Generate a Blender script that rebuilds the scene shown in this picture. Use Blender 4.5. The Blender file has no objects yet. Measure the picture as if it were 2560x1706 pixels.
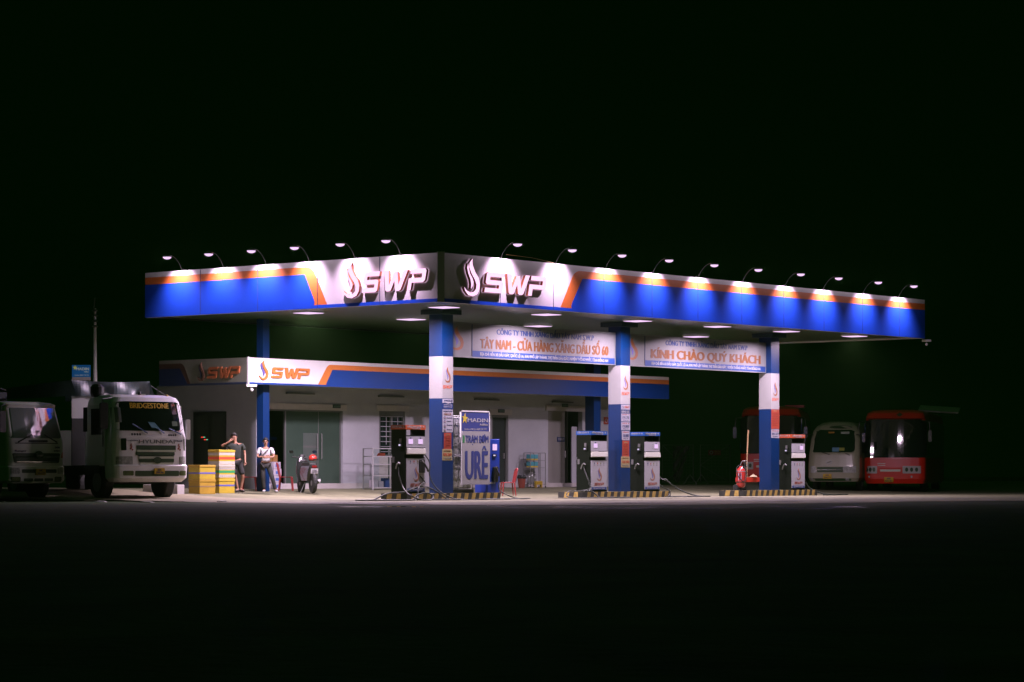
import bpy, bmesh, math, random
from mathutils import Vector, Matrix
random.seed(7)
S = bpy.context.scene
col = S.collection
# ------------------------------------------------------------------ camera geometry
A = math.radians(39.4); F = 6588.0; HZ = 1180.0; EYE = .83
FW = (math.cos(A), math.sin(A)); LT = (math.sin(A), -math.cos(A))
def addv(p, d, t): return (p[0]+d[0]*t, p[1]+d[1]*t)
Y0 = 77.7
CAM = addv(addv((-.25, -.25), FW, -Y0), LT, -(1105-1280)/F*Y0)
def at(px, Y): return addv(addv(CAM, FW, Y), LT, (px-1280)/F*Y)
def ray(px): k = (px-1280)/F; return (FW[0]+LT[0]*k, FW[1]+LT[1]*k)
def U(px, v): d = ray(px); t = (v-CAM[1])/d[1]; return CAM[0]+t*d[0]
def V(px, u): d = ray(px); t = (u-CAM[0])/d[0]; return CAM[1]+t*d[1]
def dep(u, v): return (u-CAM[0])*FW[0]+(v-CAM[1])*FW[1]
def H(py, Y): return EYE+(HZ-py)*Y/F
cd = bpy.data.cameras.new('camera'); cam = bpy.data.objects.new('camera', cd); col.objects.link(cam)
cd.sensor_width = 36; cd.lens = 36*F/2560; cd.shift_y = (HZ-853)/2560; cd.clip_end = 2000; cd.clip_start = .5
cam.location = (CAM[0], CAM[1], EYE); cam.rotation_euler = (math.pi/2, 0, A-math.pi/2)
S.camera = cam
# ------------------------------------------------------------------ night sky
W = bpy.data.worlds.new('World'); S.world = W; W.use_nodes = True
nt = W.node_tree; bg = nt.nodes['Background']
sky = nt.nodes.new('ShaderNodeTexSky'); sky.sky_type = 'NISHITA'; sky.sun_disc = False
sky.sun_elevation = math.radians(-9); sky.sun_rotation = math.radians(200)
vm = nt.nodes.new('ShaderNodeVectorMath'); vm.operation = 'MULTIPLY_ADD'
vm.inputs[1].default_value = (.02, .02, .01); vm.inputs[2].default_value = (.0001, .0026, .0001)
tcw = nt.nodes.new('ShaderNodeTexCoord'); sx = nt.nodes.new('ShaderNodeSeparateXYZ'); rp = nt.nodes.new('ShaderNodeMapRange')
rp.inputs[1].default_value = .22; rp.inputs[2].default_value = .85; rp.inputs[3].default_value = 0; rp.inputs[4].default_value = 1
cmb = nt.nodes.new('ShaderNodeVectorMath'); cmb.operation = 'MULTIPLY_ADD'; cmb.inputs[1].default_value = (.003, .022, .002)  # green glow overhead, added as fill for the ground and shadows
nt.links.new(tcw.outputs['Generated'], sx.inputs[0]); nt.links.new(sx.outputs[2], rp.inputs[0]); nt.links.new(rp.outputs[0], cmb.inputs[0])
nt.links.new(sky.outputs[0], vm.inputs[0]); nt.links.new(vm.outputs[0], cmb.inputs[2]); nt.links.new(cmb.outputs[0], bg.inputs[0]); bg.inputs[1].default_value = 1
S.view_settings.view_transform = 'Standard'; S.view_settings.look = 'None'
S.view_settings.exposure = 0; S.view_settings.gamma = 1
S.render.engine = 'CYCLES'
cy = S.cycles
cy.use_denoising = True; cy.max_bounces = 6; cy.diffuse_bounces = 3; cy.glossy_bounces = 3
cy.transmission_bounces = 4; cy.transparent_max_bounces = 8; cy.sample_clamp_indirect = 3; cy.caustics_reflective = False; cy.caustics_refractive = False
LAMP = (1, .73, .98)        # tint of the station's lamps
FLOODW = 450; BULBW = 15; PANELW = 430

# ------------------------------------------------------------------ materials
def lin(h):
    h = h.lstrip('#'); o = []
    for i in (0, 2, 4):
        c = int(h[i:i+2], 16)/255; o.append(c/12.92 if c <= .04045 else ((c+.055)/1.055)**2.4)
    return tuple(o)
MC = {}
def mat(name, c, rough=.6, metal=0, noise=0, scale=4, bump=0, coat=0, emit=0, spec=.5, alpha=1, bscale=None):
    if name in MC: return MC[name]
    if isinstance(c, str): c = lin(c)
    m = bpy.data.materials.new(name); m.use_nodes = True; t = m.node_tree; b = t.nodes['Principled BSDF']
    b.inputs['Base Color'].default_value = (*c, 1); b.inputs['Roughness'].default_value = rough
    b.inputs['Metallic'].default_value = metal; b.inputs['Specular IOR Level'].default_value = spec
    if coat: b.inputs['Coat Weight'].default_value = coat; b.inputs['Coat Roughness'].default_value = .05
    if emit: b.inputs['Emission Color'].default_value = (*c, 1); b.inputs['Emission Strength'].default_value = emit
    if noise or bump:
        tc = t.nodes.new('ShaderNodeTexCoord'); n = t.nodes.new('ShaderNodeTexNoise')
        n.inputs['Scale'].default_value = scale; n.inputs['Detail'].default_value = 8; n.inputs['Roughness'].default_value = .65
        t.links.new(tc.outputs['Object'], n.inputs[0])
        if noise:
            r = t.nodes.new('ShaderNodeMapRange'); r.inputs[1].default_value = .3; r.inputs[2].default_value = .7
            r.inputs[3].default_value = 1-noise; r.inputs[4].default_value = 1+noise*.6
            mx = t.nodes.new('ShaderNodeVectorMath'); mx.operation = 'SCALE'; mx.inputs[0].default_value = c
            t.links.new(n.outputs[0], r.inputs[0]); t.links.new(r.outputs[0], mx.inputs[3]); t.links.new(mx.outputs[0], b.inputs['Base Color'])
        if bump:
            n2 = t.nodes.new('ShaderNodeTexNoise'); n2.inputs['Scale'].default_value = bscale or scale*4; n2.inputs['Detail'].default_value = 6
            t.links.new(tc.outputs['Object'], n2.inputs[0])
            bp = t.nodes.new('ShaderNodeBump'); bp.inputs['Strength'].default_value = bump; bp.inputs['Distance'].default_value = .02
            t.links.new(n2.outputs[0], bp.inputs['Height']); t.links.new(bp.outputs[0], b.inputs['Normal'])
    MC[name] = m; return m
def glass(name, tint=(.5, .6, .55), mixf=.12, rough=.02):
    if name in MC: return MC[name]
    m = bpy.data.materials.new(name); m.use_nodes = True; t = m.node_tree; t.nodes.clear()
    o = t.nodes.new('ShaderNodeOutputMaterial'); mx = t.nodes.new('ShaderNodeMixShader'); tr = t.nodes.new('ShaderNodeBsdfTransparent')
    g = t.nodes.new('ShaderNodeBsdfGlossy'); g.inputs['Roughness'].default_value = rough; tr.inputs[0].default_value = (*tint, 1)
    fr = t.nodes.new('ShaderNodeLayerWeight'); fr.inputs[0].default_value = mixf
    t.links.new(fr.outputs['Fresnel'], mx.inputs[0]); t.links.new(tr.outputs[0], mx.inputs[1]); t.links.new(g.outputs[0], mx.inputs[2])
    t.links.new(mx.outputs[0], o.inputs[0]); MC[name] = m; return m
def emis(name, c, s):
    if name in MC: return MC[name]
    m = bpy.data.materials.new(name); m.use_nodes = True; t = m.node_tree; t.nodes.clear()
    o = t.nodes.new('ShaderNodeOutputMaterial'); e = t.nodes.new('ShaderNodeEmission'); e.inputs[0].default_value = (*c, 1); e.inputs[1].default_value = s
    t.links.new(e.outputs[0], o.inputs[0]); MC[name] = m; return m
WHITE = mat('white_panel', (.62, .64, .62), .45, noise=.06, scale=1.2)
BLUE = mat('blue_panel', (.012, .075, .55), .4, noise=.05, scale=1.5)
ORANGE = mat('orange_panel', (.62, .17, .035), .45, noise=.05, scale=1.5)
COLW = mat('column_white', (.30, .31, .30), .4, noise=.08, scale=2)
COLB = mat('column_blue', (.001, .022, .095), .35, noise=.1, scale=2)
CAPB = mat('dark_teal_paint', (.012, .04, .05), .5)
SOFF = mat('soffit_metal', (.07, .12, .066), .28, noise=.12, scale=1.2)
DARK = mat('dark_metal', (.015, .02, .013), .5)
BLACK = mat('black_plastic', (.012, .016, .011), .45)
STEEL = mat('grey_steel', (.25, .27, .25), .45, metal=.6, noise=.15)
WALL = mat('wall_plaster', (.35, .37, .385), .85, noise=.1, scale=1.1, bump=.15)
PLINTH = mat('plinth_white', (.42, .41, .38), .8, noise=.12, scale=2)
FRAME = mat('grey_frame', (.10, .11, .10), .5)
CONC = mat('concrete', (.13, .135, .07), .85, noise=.4, scale=.6, bump=.5, bscale=6)
ASPH = mat('asphalt', (.050, .085, .032), .9, spec=.15, noise=.4, scale=.5, bump=.9, bscale=5)
YEL = mat('kerb_yellow', (.42, .30, .07), .7, noise=.35, scale=7)
KBLK = mat('kerb_black', (.03, .033, .025), .7, noise=.3, scale=7)
NAVY = mat('navy_ink', (.018, .03, .09), .6)
INKO = mat('orange_ink', (.125, .042, .006), .6)
INKB = mat('blue_strip', (.01, .04, .17), .5)
INKW = mat('white_ink', (.33, .34, .34), .6)
VINYL = mat('banner_vinyl', (.15, .158, .158), .5, noise=.06, scale=3)
RED = mat('red_paint', (.42, .03, .015), .35, noise=.1, scale=3)
PRED = mat('red_plastic', (.22, .02, .02), .4)
PAPER = mat('poster_paper', (.33, .34, .38), .6, noise=.08, scale=9)
PYEL = mat('poster_yellow', (.30, .26, .12), .6, noise=.2, scale=20)
PRD = mat('poster_red', (.30, .04, .015), .6, noise=.1, scale=9)
LPINK = emis('lamp_glow', (.94, .64, 1), 1.15)
SCR = emis('screen_glow', (.9, .6, 1), 1.0)
LETF = emis('lit_letter_face', (1, .57, .86), 1.5)
SKIN = mat('skin', (.28, .15, .09), .6)
RUBBER = mat('rubber', (.012, .014, .011), .75)
CHROME = mat('chrome', (.55, .57, .55), .15, metal=1)
YPLATE = mat('plate_yellow', (.48, .32, .01), .5)

# ------------------------------------------------------------------ mesh builder
def FRONT(v): return lambda a, b, d: (a, v-d, b)
def LEFT(u): return lambda a, b, d: (u-d, -a, b)
def TOPF(z): return lambda a, b, d: (a, b, z+d)
TXT = {}
def textmesh(s, bold, ex):
    k = (s, bold, ex)
    if k in TXT: return TXT[k]
    c = bpy.data.curves.new('t', 'FONT'); c.body = s; c.size = 1; c.offset = bold; c.extrude = ex; c.resolution_u = 3
    o = bpy.data.objects.new('t', c); m = bpy.data.meshes.new_from_object(o)
    vs = [tuple(v.co) for v in m.vertices]; fs = [tuple(p.vertices) for p in m.polygons]
    bpy.data.objects.remove(o); bpy.data.curves.remove(c); bpy.data.meshes.remove(m)
    TXT[k] = (vs, fs); return TXT[k]
class MB:
    def __init__(s): s.v = []; s.f = []; s.mi = []; s.ms = []; s.M = None
    def m(s, mt):
        if mt not in s.ms: s.ms.append(mt)
        return s.ms.index(mt)
    def add(s, vs, fs, mt):
        n = len(s.v)
        if s.M is not None: vs = [tuple(s.M @ Vector(p)) for p in vs]
        s.v += [tuple(p) for p in vs]; k = s.m(mt)
        for f in fs: s.f.append(tuple(i+n for i in f)); s.mi.append(k)
        return s
    def box(s, x0, x1, y0, y1, z0, z1, mt):
        vs = [(x, y, z) for z in (z0, z1) for y in (y0, y1) for x in (x0, x1)]
        return s.add(vs, [(0, 2, 3, 1), (4, 5, 7, 6), (0, 1, 5, 4), (2, 6, 7, 3), (0, 4, 6, 2), (1, 3, 7, 5)], mt)
    def prism(s, poly, fr, d0, d1, mt, side=None):
        n = len(poly); vs = [fr(a, b, d0) for a, b in poly]+[fr(a, b, d1) for a, b in poly]
        s.add(vs, [tuple(range(n, 2*n)), tuple(range(n-1, -1, -1))], mt)
        return s.add(vs, [(i, (i+1) % n, n+(i+1) % n, n+i) for i in range(n)], side or mt)
    def tube(s, pts, r, mt, n=8, closed=False, cap=True):
        P = [Vector(p) for p in pts]; R = r if isinstance(r, (list, tuple)) else [r]*len(P); vs = []; fs = []; up = None
        for i, p in enumerate(P):
            t = (P[min(i+1, len(P)-1)]-P[max(i-1, 0)])
            if closed: t = P[(i+1) % len(P)]-P[i-1]
            if t.length < 1e-9: t = Vector((0, 0, 1))
            t.normalize()
            if up is None: up = Vector((0, 0, 1)) if abs(t.z) < .9 else Vector((1, 0, 0))
            a = t.cross(up)
            if a.length < 1e-6: a = t.cross(Vector((0, 1, .1)))
            a.normalize(); b = a.cross(t).normalized(); up = b
            for k in range(n):
                q = 2*math.pi*k/n; vs.append(p+a*math.cos(q)*R[i]+b*math.sin(q)*R[i])
        L = len(P)
        for i in range(L if closed else L-1):
            j = (i+1) % L
            for k in range(n): fs.append((i*n+k, i*n+(k+1) % n, j*n+(k+1) % n, j*n+k))
        if not closed and cap: fs.append(tuple(range(n-1, -1, -1))); fs.append(tuple(range((L-1)*n, L*n)))
        return s.add(vs, fs, mt)
    def lathe(s, prof, c, mt, axis='z', n=20):
        vs = []; fs = []
        for r, h in prof:
            for k in range(n):
                q = 2*math.pi*k/n; a, b = r*math.cos(q), r*math.sin(q)
                vs.append({'z': (c[0]+a, c[1]+b, c[2]+h), 'x': (c[0]+h, c[1]+a, c[2]+b), 'y': (c[0]+a, c[1]+h, c[2]+b)}[axis])
        L = len(prof)
        for i in range(L-1):
            for k in range(n): fs.append((i*n+k, i*n+(k+1) % n, (i+1)*n+(k+1) % n, (i+1)*n+k))
        fs.append(tuple(range(n-1, -1, -1))); fs.append(tuple(range((L-1)*n, L*n)))
        return s.add(vs, fs, mt)
    def text(s, st, x0, x1, zb, cap, fr, mt, d=.004, bold=.02, ex=.01, shear=0):
        vs, fs = textmesh(st, 0, ex)
        if not vs: return s
        a0 = min(p[0] for p in vs); a1 = max(p[0] for p in vs); hv, _ = textmesh('H', 0, ex)
        hh = max(p[1] for p in hv); sx = (x1-x0)/(a1-a0); sz = cap/hh
        zs = max(p[2] for p in vs) or 1
        sh_ = [0] if bold <= 0 else [-bold*1.1, 0, bold*1.1] if bold < .04 else [-bold, -bold/3, bold/3, bold]
        for i, q in enumerate(sh_):
            s.add([fr(x0+(p[0]-a0+q)*sx+shear*p[1]*sz, zb+(p[1]+(.012 if i % 2 else -.006)*(len(sh_) > 1))*sz, d+i*.0006+(p[2]/zs)*.002) for p in vs], fs, mt)
        return s
    def build(s, name, parent=None, bevel=0, smooth=False, org=None):
        me = bpy.data.meshes.new(name)
        vs = s.v if org is None else [(x-org[0], y-org[1], z-org[2]) for x, y, z in s.v]
        me.from_pydata(vs, [], s.f)
        for m_ in s.ms: me.materials.append(m_)
        me.polygons.foreach_set('material_index', s.mi); me.update()
        bm = bmesh.new(); bm.from_mesh(me); bmesh.ops.recalc_face_normals(bm, faces=bm.faces); bm.to_mesh(me); bm.free()
        o = bpy.data.objects.new(name, me); col.objects.link(o)
        if parent: o.parent = parent
        if smooth:
            for p in me.polygons: p.use_smooth = True
        if bevel:
            md = o.modifiers.new('b', 'BEVEL'); md.width = bevel; md.segments = 3; md.limit_method = 'ANGLE'; md.angle_limit = .6
        return o
def tag(o, label=None, cat=None, group=None, kind=None):
    if label: o['label'] = label
    if cat: o['category'] = cat
    if group: o['group'] = group
    if kind: o['kind'] = kind
    return o
def thing(name, label, cat, loc=(0, 0, 0), rz=0, group=None):
    o = bpy.data.objects.new(name, None); col.objects.link(o); o.location = loc; o.rotation_euler = (0, 0, rz); o.empty_display_size = .2
    return tag(o, label, cat, group)
def copy_tree(o, parent=None):
    c = o.copy(); col.objects.link(c); c.parent = parent
    for ch in list(o.children): copy_tree(ch, c)
    return c
def rrect(x0, x1, z0, z1, r=.05, n=4, shx=0):
    p = []
    for cx, cz, q0 in ((x1-r, z0+r, -90), (x1-r, z1-r, 0), (x0+r, z1-r, 90), (x0+r, z0+r, 180)):
        for k in range(n+1):
            q = math.radians(q0+90*k/n); p.append((cx+r*math.cos(q), cz+r*math.sin(q)))
    return [(x+shx*(z-z0), z) for x, z in p]
def rpoly(pts, rs, n=5):
    out = []
    for i, p in enumerate(pts):
        r = rs[i]
        if not r: out.append(p); continue
        p = Vector(p); a = (Vector(pts[i-1])-p).normalized(); b = (Vector(pts[(i+1) % len(pts)])-p).normalized()
        A_, B_ = p+a*r, p+b*r
        for k in range(n+1):
            t = k/n; q = A_*(1-t)**2+p*2*t*(1-t)+B_*t*t; out.append((q.x, q.y))
    return out
CH = {
 'S': [(0, 0), (.9, 0), (1, .08), (1, .52), (.92, .61), (.22, .61), (.22, .78), (1, .78), (1, 1), (.1, 1), (0, .92), (0, .48), (.08, .39), (.78, .39), (.78, .22), (0, .22)],
 'W': [(0, 1), (.19, 1), (.3, .3), (.43, .93), (.57, .93), (.7, .3), (.81, 1), (1, 1), (.82, .06), (.76, 0), (.64, 0), (.59, .05), (.5, .5), (.41, .05), (.36, 0), (.24, 0), (.18, .06)],
 'P': [(0, 0), (.22, 0), (.22, .35), (.9, .35), (1, .45), (1, .9), (.92, 1), (.05, 1), (.05, .78), (.78, .78), (.78, .57), (0, .57)]}
FL1 = [(350, 360), (345, 400), (350, 450), (385, 540), (430, 610), (448, 690), (440, 770), (410, 830), (350, 862), (290, 850), (250, 800), (232, 745), (270, 790), (320, 815), (365, 800), (395, 760), (400, 700), (380, 640), (335, 560), (303, 480), (308, 420)]
FL2 = [(288, 428), (275, 490), (290, 560), (320, 640), (330, 700), (325, 768), (352, 720), (362, 670), (345, 620), (312, 560), (299, 500)]
def emblem(mb, x0, x1, z0, z1, fr, d0, d1, m1, m2, side=None):
    for P, mt in ((FL1, m1), (FL2, m2)):
        q = [(x0+(a-232)/216*(x1-x0), z0+(862-b)/502*(z1-z0)) for a, b in P]
        mb.prism(q, fr, d0, d1, mt, side)
def letters(mb, spans, z0, z1, fr, d0, d1, mt, side=None, sh=.22):
    for ch, (x0, x1) in zip('SWP', spans):
        h = z1-z0; w = (x1-x0)-sh*h*abs(1)
        mb.prism([(x0+a*w+sh*h*b, z0+b*h) for a, b in CH[ch]], fr, d0, d1, mt, side)
def swp(mb, x0, x1, z0, z1, fr, mt, d=.004):
    w = x1-x0
    letters(mb, [(x0, x0+.34*w), (x0+.33*w, x0+.70*w), (x0+.68*w, x1)], z0, z1, fr, 0, d, mt)
def interp(x, P):
    if x <= P[0][0]: return P[0][1]
    for (a, b), (c, d) in zip(P, P[1:]):
        if x <= c: return b+(d-b)*(x-a)/(c-a)
    return P[-1][1]
def zg(u, v): return interp(v, [(1, 0), (5, .1), (9, .3)])*interp(u, [(-12, 0), (-5, 1)])
def gp(px, Y):
    p = at(px, Y); return (p[0], p[1], zg(*p))
CR = A-math.pi/2     # heading of things that face the road

# ------------------------------------------------------------------ ground
def sheet(name, quads, mt, z):
    mb = MB()
    for q in quads: mb.add([(*p, z) for p in q], [(0, 1, 2, 3)], mt)
    o = mb.build(name); o['kind'] = 'structure'; return o
sheet('road', [[(-300, -300), (300, -300), (300, 300), (-300, 300)]], ASPH, -.006)
edge = [(-900, 78), (0, 75), (300, 74), (560, 71), (900, 67), (1280, 65.4), (1700, 65.9), (2100, 70), (2300, 73.4), (2560, 75), (3600, 80)]
mb = MB(); nr = 40; rows = []
ex = []
for i in range(len(edge)-1):
    for k in range(10): t = k/10; ex.append((edge[i][0]*(1-t)+edge[i+1][0]*t, edge[i][1]*(1-t)+edge[i+1][1]*t))
ex.append(edge[-1])
ex = [(x, y+.22*math.sin(x*.031)+.14*math.sin(x*.083+1)) for x, y in ex]
vs = []
for x, y in ex:
    for j in range(nr+1):
        Yd = y+(150-y)*(j/nr)**1.3; p = at(x, Yd); vs.append((*p, zg(*p)+(0 if j else -.002)))
    p = at(x, y); vs.append((*p, -.008))
fs = []
for i in range(len(ex)-1):
    for j in range(nr): a = i*(nr+2)+j; b = a+nr+2; fs.append((a, b, b+1, a+1))
    a = i*(nr+2); b = a+nr+2; fs.append((a, a+nr+1, b+nr+1, b))
mb.add(vs, fs, CONC); forecourt = mb.build('forecourt'); forecourt['kind'] = 'structure'
mb = MB(); vs = []; fs = []
for i, (x, y) in enumerate(ex):
    for j in range(9):
        Yd = y+.0+(5.2+1.2*math.sin(x*.004))*(j/8); p = at(x, Yd); vs.append((*p, zg(*p)+.004))
for i in range(len(ex)-1):
    for j in range(8): a = i*9+j; fs.append((a, a+9, a+10, a+1))
mb.add(vs, fs, mat('apron_concrete', (.24, .22, .135), .8, noise=.25, scale=.5, bump=.3, bscale=6)); o = mb.build('apron'); o['kind'] = 'structure'
# joint lines in the slab + wet patch on the road
mb = MB()
for vv in (1.2, 4.2):
    mb.add([(-9, vv, zg(-9, vv)+.004), (24, vv, zg(0, vv)+.004), (24, vv+.05, zg(0, vv+.05)+.004), (-9, vv+.05, zg(-9, vv+.05)+.004)], [(0, 1, 2, 3)], mat('joint', (.06, .06, .045), .8))
j = mb.build('slab_joints'); j['kind'] = 'structure'
PUD = mat('puddle_water', (.02, .025, .015), .04)
mb = MB()
for cx, cy_, rx, ry in ((950, 62.8, 1.1, .55), (1010, 63.4, .6, .3)):
    c = at(cx, cy_); pts = []
    for k in range(24):
        q = k/24*6.283; r = 1+.18*math.sin(3*q+cx)+.1*math.sin(7*q); pts.append((c[0]+LT[0]*rx*r*math.cos(q)+FW[0]*ry*r*math.sin(q), c[1]+LT[1]*rx*r*math.cos(q)+FW[1]*ry*r*math.sin(q)))
    mb.add([(*p, -.003) for p in pts], [tuple(range(24))], PUD)
o = mb.build('puddle_water'); o['kind'] = 'structure'

mb = MB(); rs = random.Random(3)
for k in range(26):
    px = rs.uniform(480, 2100); Y = rs.uniform(67.5, 84); c = at(px, Y); rx, ry = rs.uniform(.3, 1.6), rs.uniform(.15, .6); n = 18; pts = []
    if c[1] > 7.5: continue
    for q_ in range(n):
        q = q_/n*6.283; r = 1+.25*math.sin(3*q+k)+.15*math.sin(5*q+2*k); x = c[0]+LT[0]*rx*r*math.cos(q)+FW[0]*ry*r*math.sin(q); y = c[1]+LT[1]*rx*r*math.cos(q)+FW[1]*ry*r*math.sin(q)
        pts.append((x, y, zg(x, y)+.012+.0004*k))
    mb.add(pts, [tuple(range(n))], mat('oil_stain', (.06, .065, .032), .6, noise=.3, scale=3))
o = mb.build('ground_stains'); o['kind'] = 'structure'
mb = MB()
for k in range(34):
    px = rs.uniform(1250, 2200); Y = rs.uniform(59, 64.5); c = at(px, Y); rx, ry = rs.uniform(.08, .5), rs.uniform(.05, .18)
    mb.add([(c[0]+LT[0]*rx*math.cos(q)+FW[0]*ry*math.sin(q), c[1]+LT[1]*rx*math.cos(q)+FW[1]*ry*math.sin(q), -.002+.0001*k) for q in [j*.785 for j in range(8)]], [tuple(range(8))], mat('damp_asphalt', (.09, .12, .08), .25, bump=1, scale=9))
o = mb.build('damp_patches'); o['kind'] = 'structure'
# ------------------------------------------------------------------ canopy
CX, CY = -3.363, -2.919; UE = 22.93; VE = 9.16; ZB, ZT = 5.58, 6.96
canopy = thing('station_canopy', 'large fuel station canopy with lit blue, orange and white fascias on blue and white columns', 'canopy')
mb = MB()
mb.box(CX+.13, UE-.1, CY+.13, VE-.1, 6.5, 6.62, DARK)
mb.build('roof', canopy)
mb = MB(); y = CY+.13
k = 0
while y < VE-.1:                      # soffit boards running along the canopy
    y1 = min(y+.30, VE-.1); mb.box(CX+.13, UE-.1, y, y1-.012, ZB+.05, ZB+.09, SOFF); y = y1
mb.box(CX+.13, UE-.1, CY+.13, VE-.1, ZB+.1, ZB+.12, DARK)
mb.build('soffit', canopy)
def fascia(fr, a0, a1, ot, ob, it, ib, sgn):
    m = MB()
    p = [(a0, ZB), (a1, ZB), (a1, ZT), (a0, ZT)]
    m.prism(p, fr, -.13, 0, WHITE)
    far = a1 if sgn > 0 else a0; e = far
    m.prism(rpoly([(e, 6.81), (ot, 6.81), (ob, 5.68), (e, 5.68)], [0, .28, 0, 0]), fr, 0, .004, ORANGE)
    m.prism(rpoly([(e, 6.59), (it, 6.59), (ib, 5.66), (e, 5.66)], [0, .05, .22, 0]), fr, 0, .008, BLUE)
    m.prism([(a0, ZB+.002), (a1, ZB+.002), (a1, 5.68), (a0, 5.68)], fr, 0, .012, BLUE)
    k = 1
    while a0+2.44*k < a1-.5: m.prism([(a0+2.44*k, ZB+.01), (a0+2.44*k+.012, ZB+.01), (a0+2.44*k+.012, ZT-.01), (a0+2.44*k, ZT-.01)], fr, 0, .0135, mat('panel_seam', (.03, .05, .12), .7)); k += 1  # thin dark joints between the cladding panels
    return m
m = fascia(FRONT(CY), CX+.14, UE, U(1437, CY), U(1401, CY), U(1456, CY), U(1424, CY), 1)
fr_ = m.build('fascia', canopy, org=None)
L = lambda px: -V(px, CX)
m = fascia(LEFT(CX), -VE, -(CY+.14), L(781), L(818), L(762), L(791), -1)
fl_ = m.build('fascia', canopy)
# far sides
mb = MB(); mb.box(CX+.13, UE-.1, VE-.1, VE, ZB, ZT, DARK); mb.box(UE-.1, UE, CY+.13, VE, ZB, ZT, WHITE); mb.build('rear_fascia', canopy)
mb = MB()
mb.prism([(CX+.0, CY+.15), (CX+.15, CY+.0), (CX+.19, CY+.04), (CX+.04, CY+.19)], lambda a, b, d: (a, b, d), ZB, ZT+.03, WHITE)
mb.build('corner_trim', canopy)
SIDE = mat('letter_side', (.42, .13, .05), .5)
dd = .11
mb = MB(); letters(mb, [(U(1211, CY-dd), U(1262, CY-dd)), (U(1261, CY-dd), U(1325, CY-dd)), (U(1320, CY-dd), U(1368, CY-dd))], 5.94, 6.52, FRONT(CY), .02, dd, LETF, SIDE)
mb.build('lettering', fr_)
mb = MB(); emblem(mb, U(1160, CY-dd), U(1200, CY-dd), 5.79, 6.86, FRONT(CY), .02, dd, LETF, LETF, SIDE); mb.build('emblem', fr_)
q = lambda px: -V(px, CX-dd)
mb = MB(); letters(mb, [(q(904), q(950)), (q(952), q(1020)), (q(1017), q(1067))], 5.945, 6.53, LEFT(CX), .02, dd, LETF, SIDE); mb.build('lettering', fl_)
mb = MB(); emblem(mb, q(857), q(898), 5.81, 6.82, LEFT(CX), .02, dd, LETF, LETF, SIDE); mb.build('emblem', fl_)
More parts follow.
